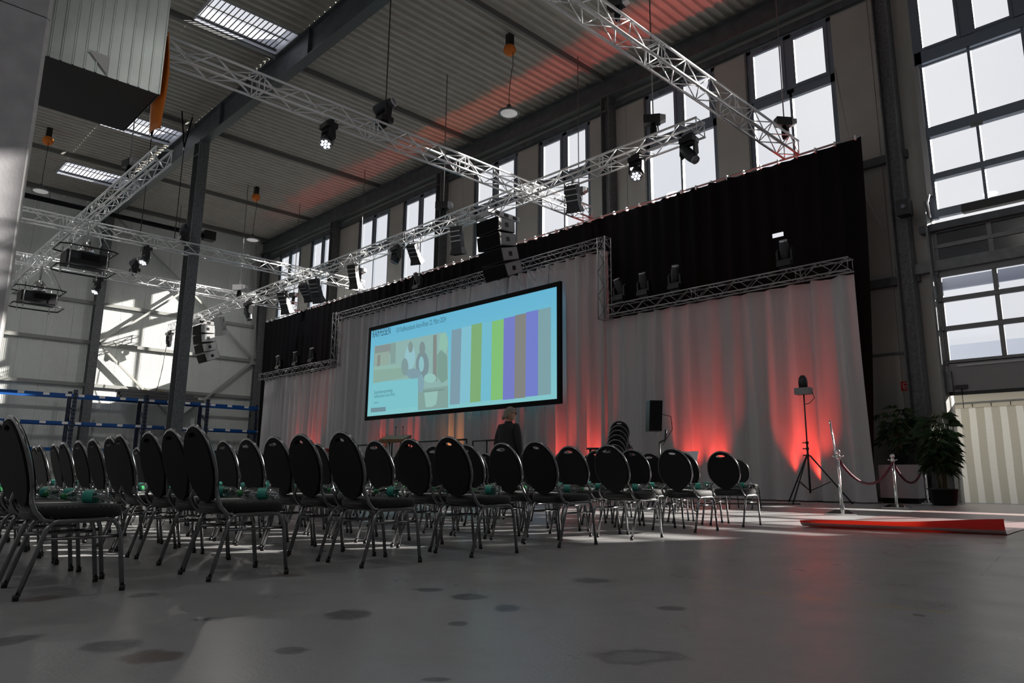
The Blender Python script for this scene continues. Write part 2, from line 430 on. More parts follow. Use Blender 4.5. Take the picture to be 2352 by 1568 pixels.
door = bpy.data.objects.new('door_1', None); COL.objects.link(door); door.location = (DX0, YS-0.10, 0)
struct(door, 'grey sectional roller door with four rows of panes, half raised')
DGL = glass_mat('door_glass', (0.975, 0.98, 0.985), 0.05, 0.05)
DDK = glass_mat('door_glass_dark', (0.05, 0.055, 0.07), 0.10, 0.15, 0.35, (0.05, 0.055, 0.065))
DFR = mat('door_frame', (0.21, 0.215, 0.225), 0.45, 0.2)
def db(n, a, b, c, d, m=DFR, y0=-0.03, y1=0.04, p=None): return G().box(a, b, y0, y1, c, d).obj(n, m, p or door)
rows = [(2.60, 3.28, None), (3.36, 4.10, DGL), (4.20, 4.82, DGL), (4.92, 5.46, DGL), (5.86, 6.20, DDK), (6.28, 6.60, DDK)]
db('bottom_seal', 0, W_, 2.52, 2.60, BLACK)
db('door_panel', 0, W_, 2.60, 3.30, mat('door_panel', (0.30, 0.30, 0.315), 0.55, noise=0.06, nscale=30))
db('rail', 0, W_, 3.28, 3.37); db('rail', 0.25, W_, 3.20, 3.24, ALU_D, -0.06, -0.03)
for z0, z1 in ((4.09, 4.21), (4.81, 4.93), (5.45, 5.62)): db('rail', 0, W_, z0, z1)
db('rail', -0.9, W_, 5.60, 5.86, STEEL_L, -0.14, 0.06); db('rail', 0, W_, 6.19, 6.29); db('rail', 0, W_, 6.59, 6.64)
for i, (c, d, m_) in enumerate(rows):
    if m_ is None: continue
    db('stile', 0, 0.10, c, d)
    for k in range(1, 6): db('stile', MX[k]-0.05, MX[k]+0.05, c, d)
    for k in range(6):
        a = MX[k]+(0.10 if k == 0 else 0.05); b_ = MX[k+1]-0.05
        G().box(a, b_, 0.0, 0.012, c, d).obj('pane', m_ if k < 2 else DGL, door)
for z in (3.3, 4.15, 4.87, 5.55): db('roller', -0.06, 0.06, z-0.05, z+0.05, STEEL_L, -0.10, -0.03)
db('chain_drive', -0.02, 0.12, 2.6, 3.1, STEEL_L, -0.14, -0.04); db('handle', 0.16, 0.42, 2.66, 2.75, BLACK, -0.10, -0.03)
G().tube([(0.29, -0.06, 2.66), (0.29, -0.06, 2.2)], 0.008, 6).obj('pull_cord', CABLE, door)

# ---- end wall
g = G(); g.box(XE-0.25, XE-0.02, YB, YS+0.25, -0.2, 15.4)
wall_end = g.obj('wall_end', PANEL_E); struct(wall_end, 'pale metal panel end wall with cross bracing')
y = YS-0.1; pw = 1.12
while y-pw > YB+2:
    pg = G(); pg.box(XE-0.03, XE, y-pw+0.010, y-0.010, 0, 15.0)
    pg.obj('panel', PANEL_E, wall_end); y -= pw
for z in (5.1, 7.36, 9.48):
    G().box(XE, XE+0.16, YB, YS-0.3, z-0.09, z+0.09).obj('girt', mat('girt_pale', (0.30, 0.31, 0.30), 0.5, 0.2), wall_end)
BR = mat('brace_pale', (0.42, 0.43, 0.42), 0.5, 0.2)
for a, b_ in (((10.6, 7.3), (14.8, 11.1)), ((10.6, 7.3), (14.8, 3.4)), ((19.1, 7.37), (14.8, 11.1)), ((19.1, 7.37), (14.8, 3.4)), ((19.1, 7.37), (18.6, 14.6)), ((14.8, 11.1), (10.6, 14.5)), ((14.8, 3.4), (12.0, 0.3)), ((14.8, 3.4), (18.5, 0.3))):
    G().bar((XE+0.30, a[0], a[1]), (XE+0.30, b_[0], b_[1]), 0.11, 0.11).obj('diagonal_brace', BR, wall_end)
G().box(XE+0.1, XE+0.35, 18.9, 19.2, 7.1, 7.65).obj('gusset', BR, wall_end)
nt = PANEL_E.node_tree; _b = nt.nodes['Principled BSDF']; _tc = nt.nodes.new('ShaderNodeTexCoord'); _w = nt.nodes.new('ShaderNodeTexWave')
_w.bands_direction = 'Y'; _w.inputs['Scale'].default_value = 4.0; _bp = nt.nodes.new('ShaderNodeBump'); _bp.inputs['Strength'].default_value = 0.35; _bp.inputs['Distance'].default_value = 0.02
nt.links.new(_tc.outputs['Object'], _w.inputs['Vector']); nt.links.new(_w.outputs['Fac'], _bp.inputs['Height']); nt.links.new(_bp.outputs['Normal'], _b.inputs['Normal'])
COLM = mat('column_steel', (0.15, 0.155, 0.165), 0.5, 0.25, noise=0.3, nscale=14)
def hcol(name, x, y, dx, dy, z0, z1, label, fl=0.03, m=None):
    """H section: flanges face +-X, open webs face +-Y"""
    g = G(); g.box(-dx/2, -dx/2+fl, -dy/2, dy/2, 0, z1-z0); g.box(dx/2-fl, dx/2, -dy/2, dy/2, 0, z1-z0); g.box(-dx/2+fl, dx/2-fl, -0.015, 0.015, 0, z1-z0)
    for zz in (0.0, z1-z0-0.6):
        g.box(-dx/2+fl, dx/2-fl, -dy/2+0.02, dy/2-0.02, zz, zz+0.03)
    g.box(-dx/2-0.1, dx/2+0.1, -dy/2-0.1, dy/2+0.1, 0, 0.03)
    o = g.obj(name, m or COLM, None, (x, y, z0)); struct(o, label); return o
hcol('column_1', -29.35, 10.1, 0.60, 0.40, 0, 14.0, 'free-standing grey steel H column behind the chairs')
hcol('column_2', XE+0.35, 10.35, 0.50, 0.40, 0, 14.6, 'grey steel column against the pale end wall')
for k, x in enumerate((-42.9, -34.5, -25.05, -15.3, -5.75)):
    hcol('column_%d' % (k+3), x, YS-0.24, 0.36, 0.44, 0, 14.2, '%s dark steel column along the stage wall, counted from the end wall' % ORD[k])
G().box(-6.1, -5.52, YS-0.5, YS-0.46, 0, 2.8)
# ---- girder and eaves beam
def ibeam(name, x0, x1, y, z0, z1, fw, label, mflange=STEEL, m=STEEL):
    o = bpy.data.objects.new(name, None); COL.objects.link(o); o.location = (0, y, 0); struct(o, label)
    G().box(x0, x1, -0.02, 0.02, z0, z1).obj('web', m, o)
    G().box(x0, x1, -fw/2, fw/2, z0-0.03, z0).obj('bottom_flange', mflange, o); G().box(x0, x1, -fw/2, fw/2, z1-0.03, z1).obj('top_flange', m, o)
    return o
gd = ibeam('beam_1', XE, XR, 10.1, 13.98, 14.98, 0.34, 'dark steel main girder spanning along the roof', mat('girder_flange', (0.10, 0.115, 0.12), 0.5, 0.3))
x = XE+2.0
while x < XR:
    G().box(x, x+0.02, -0.16, 0.16, 13.98, 14.95).obj('stiffener', STEEL, gd); x += 7.0
eb = ibeam('beam_2', XE, XR, YS-0.30, 14.18, 14.92, 0.36, 'dark eaves beam along the top of the stage wall', mat('eaves_flange', (0.13, 0.15, 0.15), 0.45, 0.3))
# ---- roof deck
SKYL = [(-22.60,-20.90),(-32.85,-31.05),(-40.0,-38.1),(-12.5,-10.7),(-2.6,-0.8)]  # last two are out of view, added for more daylight
SB = [(7.1, 9.93)]; SB2 = [(-5.4, -2.0)]
def deck(g, x0, x1, y0, y1):
    per = 0.33; n = max(1, round((x1-x0)/per)); per = (x1-x0)/n; prof = []
    for i in range(n):
        a = x0+i*per; prof += [(a, 0.0), (a+per*0.30, 0.0), (a+per*0.42, 0.10), (a+per*0.88, 0.10)]
    prof.append((x1, 0.0)); vs = []
    for p in prof: vs += [(p[0], y0, ZC+p[1]), (p[0], y1, ZC+p[1])]
    g.add(vs, [(2*i, 2*i+1, 2*i+3, 2*i+2) for i in range(len(prof)-1)])
g = G()
deck(g, XE, XR, 9.93, YS-0.05); deck(g, XE, XR, -2.0, 7.1); deck(g, XE, XR, YB, -5.4)
for (ya, yb) in ((7.1, 9.93), (-5.4, -2.0)):
    es = [XE]+sorted([e for s in SKYL for e in s])+[XR]
    for i in range(0, len(es), 2): deck(g, es[i], es[i+1], ya, yb)
ceil = g.obj('ceiling', DECK); struct(ceil, 'beige corrugated steel roof deck on dark purlins')
PUR = mat('purlin_steel', (0.17, 0.17, 0.16), 0.55, 0.2)
for x in (-42.5, -37.0, -30.0, -22.66, -15.34, -8.4, -1.2, 6.0):
    G().box(x-0.06, x+0.06, 10.27, YS-0.45, ZC-0.20, ZC).obj('purlin', PUR, ceil)
    G().box(x-0.06, x+0.06, YB, 9.93, ZC-0.20, ZC).obj('purlin', PUR, ceil)
CURB = mat('skylight_curb', (0.55, 0.57, 0.62), 0.4, 0.3)
SKG = glass_mat('skylight_glass', (0.94, 0.95, 0.97), 0.04)
def skylight(i, x0, x1, y0, y1):
    o = bpy.data.objects.new('window_%d' % (10+i), None); COL.objects.link(o); o.location = ((x0+x1)/2, (y0+y1)/2, ZC)
    nm = ['above the main girder joint, beside the hanging duct', 'behind the duct, next to the girder', 'above the near end of the silver truss'] 
    struct(o, 'roof skylight with safety bars, %s' % (nm[i] if i < 3 else '%s in the roof, unseen, added for daylight' % ORD[i]))
    hx, hy, h = (x1-x0)/2, (y1-y0)/2, 0.55
    for (a, b, c, d) in ((-hx, -hx+0.04, -hy, hy), (hx-0.04, hx, -hy, hy), (-hx, hx, -hy, -hy+0.04), (-hx, hx, hy-0.04, hy)):
        G().box(a, b, c, d, -0.05, h).obj('curb', CURB, o)
    G().box(-hx, hx, -hy, hy, h, h+0.02).obj('pane', SKG, o)
    nb = 18
    for k in range(1, nb):
        yy = -hy+2*hy*k/nb
        G().box(-hx+0.1, hx-0.12, yy-0.012, yy+0.012, 0.10, 0.125).obj('safety_bar', BLACK, o)
    G().box(-0.03, 0.03, -hy+0.04, hy-0.04, 0.12, 0.16).obj('cross_bar', ALU_D, o)
    G().box(-hx+0.05, -hx+0.09, -hy+0.04, hy-0.04, 0.08, 0.14).obj('cross_bar', BLACK, o)
for i, (a, b_) in enumerate(SKYL): skylight(i, a, b_, 7.1, 9.93)
for i, (a, b_) in enumerate(SKYL): skylight(5+i, a, b_, -5.4, -2.0)  # unseen second row, added to let more daylight in
# ---- unseen walls; openings in the back one added to let in fill daylight
g = G(); g.box(XE, XR, YB-0.2, YB, -0.2, 9.0); g.box(XE, XR, YB-0.2, YB, 13.8, 15.4)
x = XE
while x < XR-1: g.box(x, x+2.4, YB-0.2, YB, 9.0, 13.8); x += 5.53
wb_ = g.obj('wall_back', PANEL_E); struct(wb_)
g = G(); g.box(XR, XR+0.2, YB, YS+0.25, -0.2, 15.4)
ws_ = g.obj('wall_side', PANEL_E); struct(ws_)

# ================================================================== DRAPES AND SCREEN
YWH, YBK = 17.30, 18.10
WCLOTH = cloth_mat('white_cloth', (0.66, 0.65, 0.675), 0.28)
BCLOTH = mat('black_cloth', (0.006, 0.006, 0.008), 0.9, spec=0.1)
def drape(name, label, x0, x1, Y, z0, ztop, per, amp, m, seed, skew=0.0, nz=10, cat='curtain', edge_flare=0.0):
    """pleated hanging cloth: folds run from the top to the floor, fuller and looser at the bottom"""
    r = random.Random(seed); n = int((x1-x0)/per*8); ph = 0.0; xs = []; 
    phs = []; 
    for i in range(n+1):
        phs.append(ph); ph += 2*PI/8*(0.7+0.6*r.random())
    amps = []; a = 1.0
    for i in range(n+1):
        a += (r.random()-0.5)*0.35; a = min(1.5, max(0.45, a)); amps.append(a)
    vs = []; fs = []
    for j in range(nz+1):
        t = j/nz; z = ztop+(z0-ztop)*t; k = 0.9+0.3*t
        for i in range(n+1):
            x = x0+(x1-x0)*i/n
            if edge_flare: x += edge_flare*t*t*max(0, (i/n-0.9)/0.1)
            y = Y+amp*k*amps[i]*(abs(math.sin(phs[i]*0.5))*2.2-1.2+0.30*math.sin(1.9*phs[i]+1.5*t))+0.03*math.sin(x*1.3+3*t)
            vs.append((x+0.02*math.sin(phs[i]*0.5+t*2), y, z))
    for j in range(nz):
        for i in range(n):
            a = j*(n+1)+i; fs.append((a, a+1, a+n+2, a+n+1))
    g = G(); g.add(vs, fs, True)
    o = g.obj(name, m); tag(o, label, cat); return o
drape('black_drape', 'tall black backdrop drape with hooks along its top edge, behind the white drape', -39.6, -6.15, YBK, 0.0, 9.12, 0.55, 0.05, BCLOTH, 3, edge_flare=-0.45)
drape('white_drape', 'low white pleated drape at the end wall side of the stage, glowing red below', -37.35, -29.9, YWH, 0.03, 5.46, 0.42, 0.095, WCLOTH, 11)
drape('white_drape', 'high white pleated drape behind the projection screen', -29.85, -13.95, YWH-0.03, 0.03, 7.62, 0.46, 0.10, WCLOTH, 12)
drape('white_drape', 'low white pleated drape nearest the roller door, with red glow at its foot', -13.92, -6.38, YWH+0.02, 0.03, 5.38, 0.60, 0.13, WCLOTH, 13, edge_flare=0.10)
# clips along the black drape
rl = G().tube([(-39.7, YBK, 9.17), (-6.1, YBK, 9.17)], 0.03, 8).obj('drape_rail', ALU_D); tag(rl, 'thin steel rail carrying the black drape under the windows', 'rail')
for i in range(64):
    x = -39.4+33.1*i/63
    G().box(x-0.022, x+0.022, YBK-0.07, YBK+0.04, 9.06+0.03*rnd.random(), 9.20).obj('clip', ALU, rl)

# ---- projection screen
scr = thing('projection_screen', 'wide projection screen in a black frame showing a bank slide with colour bars', 'screen', (0, 16.92, 0))
SX0, SX1, SZ0, SZ1 = -26.85, -15.53, 2.825, 6.84
SW, SH = SX1-SX0, SZ1-SZ0; fb = 0.16
for (a, b_, c, d) in ((SX0, SX0+fb, SZ0, SZ1), (SX1-fb, SX1, SZ0, SZ1), (SX0+fb, SX1-fb, SZ0, SZ0+fb), (SX0+fb, SX1-fb, SZ1-fb, SZ1)):
    G().box(a, b_, -0.03, 0.07, c, d).obj('frame_bar', BLACKM, scr)
def grad_emit(name, c1, c2, z0, z1, s=1.0):
    m = bpy.data.materials.new(name); m.use_nodes = True; nt = m.node_tree; nt.nodes.clear()
    o = nt.nodes.new('ShaderNodeOutputMaterial'); e = nt.nodes.new('ShaderNodeEmission'); ge = nt.nodes.new('ShaderNodeNewGeometry')
    sp = nt.nodes.new('ShaderNodeSeparateXYZ'); mr = nt.nodes.new('ShaderNodeMapRange'); rp = nt.nodes.new('ShaderNodeValToRGB')
    nt.links.new(ge.outputs['Position'], sp.inputs[0]); nt.links.new(sp.outputs['Z'], mr.inputs['Value'])
    mr.inputs['From Min'].default_value = z0; mr.inputs['From Max'].default_value = z1
    rp.color_ramp.elements[0].color = (*c1, 1); rp.color_ramp.elements[1].color = (*c2, 1)
    nt.links.new(mr.outputs[0], rp.inputs['Fac']); nt.links.new(rp.outputs['Color'], e.inputs['Color']); e.inputs['Strength'].default_value = s
    nt.links.new(e.outputs[0], o.inputs[0]); return m
SLIDE = grad_emit('slide_ground', (0.205, 0.50, 0.52), (0.115, 0.40, 0.585), SZ0, SZ1)
ix0, ix1, iz0, iz1 = SX0+fb, SX1-fb, SZ0+fb, SZ1-fb
slide = G().box(ix0, ix1, -0.005, 0.03, iz0, iz1).obj('slide', SLIDE, scr)
for k in range(6):
    x = SX0+0.6+(SW-1.2)*k/5; G().tube([(x, 0.03, SZ1-0.02), (x, 0.10, 7.66)], 0.008, 5).obj('hanging_cable', CABLE, scr)
def sp_(u, v): return (ix0+(ix1-ix0)*u, iz0+(iz1-iz0)*v)
_sl = [0]
def patch(name, pts, col, lev=1):
    _sl[0] += 1
    g = G(); y = -0.006-0.0015*lev; y0 = -0.004
    P2 = [sp_(u, v) for u, v in pts]
    g.prism(P2, y, y0)
    return g.obj(name, emit_mat('slide_%02d' % _sl[0], col), slide)
def rect(name, u0, u1, v0, v1, col, lev=1): return patch(name, [(u0, v0), (u1, v0), (u1, v1), (u0, v1)], col, lev)
def s2u(px_, py_):
    p = atY(px_, py_, 16.91); return ((p.x-ix0)/(ix1-ix0), (p.z-iz0)/(iz1-iz0))
def spatch(name, pts, col, lev=1): return patch(name, [s2u(*p) for p in pts], col, lev)
def lin(r, g_, b): return tuple(((c/255)/12.92 if c/255 <= 0.04045 else ((c/255+0.055)/1.055)**2.4) for c in (r, g_, b))
def bar_px(xa, xb, ytop, ybot, col):
    ua, va = s2u(xa, ytop); ub, _ = s2u(xb, ytop); _, v0 = s2u(xa, ybot); rect('colour_bar', ua, ub, v0, va, col)
bar_px(1037.5, 1060, 758, 929, lin(118, 146, 160)); bar_px(1083, 1107, 746, 924, lin(119, 162, 112)); bar_px(1130, 1157, 738, 919, lin(122, 180, 112))
bar_px(1157, 1183, 731, 918, lin(110, 118, 186)); bar_px(1183, 1208, 724, 915, lin(122, 124, 122)); bar_px(1208, 1236, 717, 911, lin(108, 120, 190)); bar_px(1236, 1265, 711, 908, lin(118, 152, 158))
bar_px(1060, 1083, 752, 926, lin(122, 180, 196)); bar_px(1107, 1130, 742, 921, lin(108, 176, 196))
# the slide's picture: a terrace with two people sitting on a wall
spatch('picture', [(857, 878), (860, 795), (1022, 762), (1029, 775), (1029, 935), (960, 942), (960, 868)], lin(134, 168, 164))
spatch('picture_roof', [(859, 840), (861, 795), (897, 789), (897, 812), (880, 815), (879, 838)], lin(126, 138, 138), 2)
spatch('picture_window', [(860, 842), (861, 812), (895, 806), (894, 836)], lin(138, 160, 150), 3)
spatch('picture_doorpost', [(866, 841), (867, 816), (874, 814), (873, 840)], lin(126, 134, 130), 4)
spatch('picture_curtain', [(897, 836), (897, 789), (909, 786), (908, 834)], lin(124, 150, 146), 4)
spatch('picture_wall', [(857, 878), (858, 843), (918, 836), (919, 860), (918, 868)], lin(136, 172, 162), 3)
spatch('picture_lawn', [(857, 880), (858, 850), (930, 844), (930, 866)], lin(130, 162, 150), 4)
spatch('picture_post', [(994, 866), (995, 770), (1003, 768), (1003, 876)], lin(122, 130, 128), 3)
spatch('picture_leaves', [(1004, 865), (1004, 815), (1016, 800), (1027, 818), (1028, 870), (1015, 880)], lin(116, 148, 138), 3)
spatch('picture_tree', [(1008, 800), (1012, 766), (1024, 764), (1029, 790), (1022, 812)], lin(136, 180, 164), 3)
spatch('picture_terrace', [(960, 942), (960, 894), (1029, 886), (1029, 936)], lin(122, 152, 146), 2)
spatch('picture_table', [(972, 898), (1020, 893), (1020, 896), (972, 902)], lin(112, 136, 132), 4)
spatch('picture_pot', [(978, 935), (974, 900), (1006, 897), (1002, 928), (992, 934)], lin(140, 180, 172), 4)
def oval(name, cx, cy, rx, ry, col, lev, n=14): spatch(name, [(cx+rx*math.cos(2*PI*k/n), cy+ry*math.sin(2*PI*k/n)) for k in range(n)], col, lev)
oval('picture_person', 942, 820, 12, 28, lin(140, 182, 190), 4); oval('picture_head', 943, 797, 5.5, 13, lin(122, 142, 140), 5); oval('picture_person', 950, 858, 17, 12, lin(120, 148, 158), 5)
oval('picture_hair', 970, 800, 6.5, 16, lin(118, 136, 138), 5); oval('picture_person', 970, 838, 15, 32, lin(114, 136, 142), 4); oval('picture_person', 968, 836, 6, 18, lin(134, 180, 186), 5)
oval('picture_person', 930, 842, 8, 20, lin(120, 144, 146), 5); oval('picture_leg', 966, 880, 8, 22, lin(122, 154, 166), 5); oval('picture_cushion', 988, 868, 14, 11, lin(140, 184, 178), 5)
spatch('picture_caption_card', [(852, 945), (857, 880), (960, 868), (960, 933)], lin(118, 184, 192), 6)
spatch('picture_banner', [(852, 947), (852, 937), (886, 934), (886, 944)], lin(104, 134, 144), 7)
def text(body, px_, py_, size, col, name='lettering', lev=0.012, wsc=1.0):
    c = bpy.data.curves.new('lettering', 'FONT'); c.body = body; c.size = size; c.extrude = 0.001; c.fill_mode = 'BOTH'; c.resolution_u = 3
    tmp = bpy.data.objects.new('tmp', c); COL.objects.link(tmp); bpy.context.view_layer.update()
    me = bpy.data.meshes.new_from_object(tmp.evaluated_get(bpy.context.evaluated_depsgraph_get()))
    bpy.data.objects.remove(tmp); bpy.data.curves.remove(c); c = me
    o = bpy.data.objects.new(name, me); COL.objects.link(o); o.parent = slide
    p = atY(px_, py_, 16.90); o.location = (p.x, -0.02, p.z); o.rotation_euler = (PI/2, 0, 0); o.scale = (wsc, 1, 1)
    c.materials.clear(); c.materials.append(emit_mat('ink_%.2f' % col[0], col)); return o
text('RAIFFEISEN', 855, 776, 0.50, (0.035, 0.09, 0.14), wsc=0.56)
text('GV Raiffeisenbank Aare-Rhein 22. März 2024', 910, 764, 0.30, (0.05, 0.16, 0.22), wsc=0.60)
text('Generalversammlung', 859, 905, 0.22, (0.07, 0.2, 0.24), wsc=0.72)
text('Raiffeisenbank Aare-Rhein', 859, 914, 0.20, (0.085, 0.24, 0.28), wsc=0.72)
text('Raiffeisen', 859, 927, 0.13, (0.1, 0.28, 0.31), wsc=0.72)

# ================================================================== TRUSSES
def truss(label, p0, p1, w=0.40, pitch=0.5, rc=0.031, rb=0.0145, m=ALU, name='lighting_truss', cat='truss', couplers=True):
    p0 = Vector(p0); p1 = Vector(p1); d = p1-p0; L = d.length; d.normalize()
    side = d.cross(Vector((0, 0, 1)))
    side = side.normalized() if side.length > 0.01 else Vector((0, 1, 0)); up = side.cross(d).normalized()
    t = thing(name, label, cat, tuple(p0), group=None)
    h = w/2; cs = [side*a*h+up*b_*h for a, b_ in ((-1, -1), (1, -1), (1, 1), (-1, 1))]
    for c in cs: G().tube([c, c+d*L], rc, 8).obj('chord', m, t)
    n = max(2, round(L/pitch)); st = L/n
    for k in range(4):
        a, b_ = cs[k], cs[(k+1) % 4]
        for i in range(n):
            if (i+k) % 2 == 0: brace(t, a+d*(st*i), b_+d*(st*(i+1)), rb, m)
            else: brace(t, b_+d*(st*i), a+d*(st*(i+1)), rb, m)
        for e in (0.02, L-0.02): brace(t, a+d*e, b_+d*e, rb, m, 'end_brace')
    if couplers:
        s = 3.0
        while s < L-0.5:
            for k in range(4): brace(t, cs[k]+d*s, cs[(k+1) % 4]+d*s, rb, m, 'frame_brace'); brace(t, cs[k]+d*(s+0.12), cs[(k+1) % 4]+d*(s+0.12), rb, m, 'frame_brace')
            s += 3.0
    return t
ZT = 9.25
truss('silver lattice truss running from the duct to the black drape above the screen', (-15.05, 3.2, ZT), (-15.05, 17.75, ZT))
truss('silver lattice truss crossing overhead towards the drape corner beside the roller door', (-7.9, 5.5, ZT), (-7.9, 17.85, ZT), pitch=0.5)
truss('distant silver truss passing behind the free-standing column', (-28.9, 2.5, ZT), (-28.9, 17.7, ZT))
truss('farthest and lowest-looking silver truss in front of the end wall', (-35.1, 2.5, ZT-0.05), (-35.1, 17.7, ZT-0.05))
DR = atY(1610, 292, 15.2); DL = atY(394, 755, 14.0)
def onD(px_):            # a point of the long stage truss under a picture column
    best = min(((abs(_pp(DR+(DL-DR)*k/400)[0]-px_), k) for k in range(401)))
    return DR+(DL-DR)*(best[1]/400)
def _pp(P):
    v = P-Vector((0, 0, CAMH)); z = v.dot(_f); return (CX+FPX*v.dot(_r2)/z, CY-FPX*v.dot(_u2)/z)
truss('long silver truss along the stage carrying speakers and lamps', DR, DL)
truss('bright silver truss with open end carrying the two caged projectors', (-20.3, 6.02, 9.18), (-42.9, 6.02, 9.18))
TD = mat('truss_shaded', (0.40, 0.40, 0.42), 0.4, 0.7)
YF = 17.05
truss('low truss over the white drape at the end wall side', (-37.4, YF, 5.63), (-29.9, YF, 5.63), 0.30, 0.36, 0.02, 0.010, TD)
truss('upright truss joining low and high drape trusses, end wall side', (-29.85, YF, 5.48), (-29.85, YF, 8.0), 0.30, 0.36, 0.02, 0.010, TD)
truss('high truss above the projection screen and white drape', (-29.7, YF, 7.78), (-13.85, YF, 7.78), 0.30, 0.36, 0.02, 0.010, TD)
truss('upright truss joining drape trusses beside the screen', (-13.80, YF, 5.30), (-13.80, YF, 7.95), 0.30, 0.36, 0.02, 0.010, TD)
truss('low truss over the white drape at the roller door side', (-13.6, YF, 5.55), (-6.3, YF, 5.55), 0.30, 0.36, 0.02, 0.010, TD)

# ================================================================== STAGE LAMPS
LENS_ON = emit_mat('led_lens', (0.85, 0.9, 1.0), 1.6)
LENS = mat('lamp_lens', (0.25, 0.27, 0.32), 0.08, 0.3)
GREYH = mat('lamp_housing', (0.032, 0.035, 0.042), 0.45, 0.2)
def moving_head(label, pos, hang=True, aim=(0, 0.3, -1), s=1.0, lit=True, pan=0.0, name='moving_head_lamp', wash=True):
    """pos: the truss point its clamp grips; base, yoke and head like a stage moving light"""
    s *= 0.66; t = thing(name, label, 'stage lamp', tuple(pos), (0, 0, pan)); sg = -1 if hang else 1
    g = G(); g.box(-0.16*s, 0.16*s, -0.05*s, 0.05*s, min(0, sg*0.09*s), max(0, sg*0.09*s)); g.tube([(-0.10*s, 0, 0), (0.10*s, 0, 0)], 0.045*s, 8); g.obj('clamp', BLACK, t)
    z0, z1 = sorted((sg*0.09*s, sg*0.22*s))
    G().prism([(-0.19*s, -0.15*s), (0.19*s, -0.15*s), (0.21*s, 0), (0.19*s, 0.15*s), (-0.19*s, 0.15*s), (-0.21*s, 0)], z0, z1, 'z').obj('base', BLACK, t)
    yk = G(); zy = sg*0.22*s; zh = sg*0.50*s
    for sd in (-1, 1):
        yk.prism([(-0.07*s, zy), (0.07*s, zy), (0.09*s, zh), (0.0, zh+sg*0.09*s), (-0.09*s, zh)], sd*0.19*s-0.025*s, sd*0.19*s+0.025*s, 'x')
    z0, z1 = sorted((zy, zy+sg*0.06*s)); yk.box(-0.21*s, 0.21*s, -0.07*s, 0.07*s, z0, z1); yk.obj('yoke', BLACK, t)
    q = Vector(aim).normalized().to_track_quat('Z', 'Y'); M3 = q.to_matrix(); c = Vector((0, 0, zh))
    prof = [(0.10*s, -0.16*s), (0.14*s, -0.12*s), (0.155*s, 0.0), (0.165*s, 0.12*s), (0.165*s, 0.18*s), (0.15*s, 0.19*s)] if wash else [(0.12*s, -0.24*s), (0.14*s, -0.2*s), (0.135*s, 0.1*s), (0.11*s, 0.26*s), (0.10*s, 0.28*s)]
    hd = G().lathe(prof, 16, c, 0, M3).obj('head', GREYH, t)
    r_l, z_l = prof[-1]
    G().lathe([(r_l*1.06, z_l-0.02*s), (r_l*1.08, z_l+0.02*s), (r_l*0.93, z_l+0.02*s), (r_l*0.9, z_l)], 18, c, 0, M3, cap=False).obj('rim', ALU_D, hd)
    if wash:
        for k in range(7):
            a = 2*PI*k/6; rr = 0 if k == 6 else r_l*0.6
            G().lathe([(r_l*0.27, z_l), (r_l*0.24, z_l+0.012*s), (0.001, z_l+0.018*s)], 8, c+M3 @ Vector((rr*math.cos(a), rr*math.sin(a), 0)), 0, M3).obj('lens', LENS_ON if lit else LENS, hd)
    else:
        G().lathe([(r_l*0.9, z_l), (r_l*0.6, z_l+0.02*s), (0.001, z_l+0.03*s)], 14, c, 0, M3).obj('lens', LENS, hd)
    return t
def flood(label, pos, tilt=0.5, s=1.0, pan=0.0, m=BLACK, long=1.0):
    """rectangular lamp housing in a yoke with flared front and rear fins"""
    s *= 0.68
    t = thing('flood_lamp', label, 'stage lamp', tuple(pos), (0, 0, pan))
    G().tube([(0, 0, 0.02*s), (0, 0, -0.12*s)], 0.03*s, 8).obj('clamp', ALU_D, t)
    yk = [(-0.20*s, 0, -0.42*s), (-0.20*s, 0, -0.16*s), (-0.16*s, 0, -0.12*s), (0.16*s, 0, -0.12*s), (0.20*s, 0, -0.16*s), (0.20*s, 0, -0.42*s)]
    G().tube(yk, 0.016*s, 6).obj('yoke', ALU_D, t)
    b = G(); R_ = Matrix.Rotation(tilt, 3, 'X'); c = Vector((0, 0, -0.42*s))
    def rb(x0, x1, y0, y1, z0, z1, gg):
        vs = [c+R_ @ Vector(p) for p in ((x0,y0,z0),(x1,y0,z0),(x1,y1,z0),(x0,y1,z0),(x0,y0,z1),(x1,y0,z1),(x1,y1,z1),(x0,y1,z1))]
        gg.add(vs, [(0,3,2,1),(4,5,6,7),(0,1,5,4),(1,2,6,5),(2,3,7,6),(3,0,4,7)])
    rb(-0.17*s, 0.17*s, -0.11*s, 0.11*s, -0.32*s*long, 0.22*s*long, b); b.obj('housing', m, t)
    f_ = G(); 
    vs = [c+R_ @ Vector(p) for p in ((-0.17*s,-0.11*s,-0.32*s*long),(0.17*s,-0.11*s,-0.32*s*long),(0.17*s,0.11*s,-0.32*s*long),(-0.17*s,0.11*s,-0.32*s*long),(-0.22*s,-0.16*s,-0.5*s*long),(0.22*s,-0.16*s,-0.5*s*long),(0.22*s,0.16*s,-0.5*s*long),(-0.22*s,0.16*s,-0.5*s*long))]
    f_.add(vs, [(0,1,5,4),(1,2,6,5),(2,3,7,6),(3,0,4,7)]); f_.obj('snoot', m, t)
    for k in range(3): 
        fn = G(); rb(-0.175*s, 0.175*s, -0.13*s, -0.11*s, (-0.2+0.15*k)*s, (-0.17+0.15*k)*s, fn); fn.obj('fin', ALU_D, t)
    return t
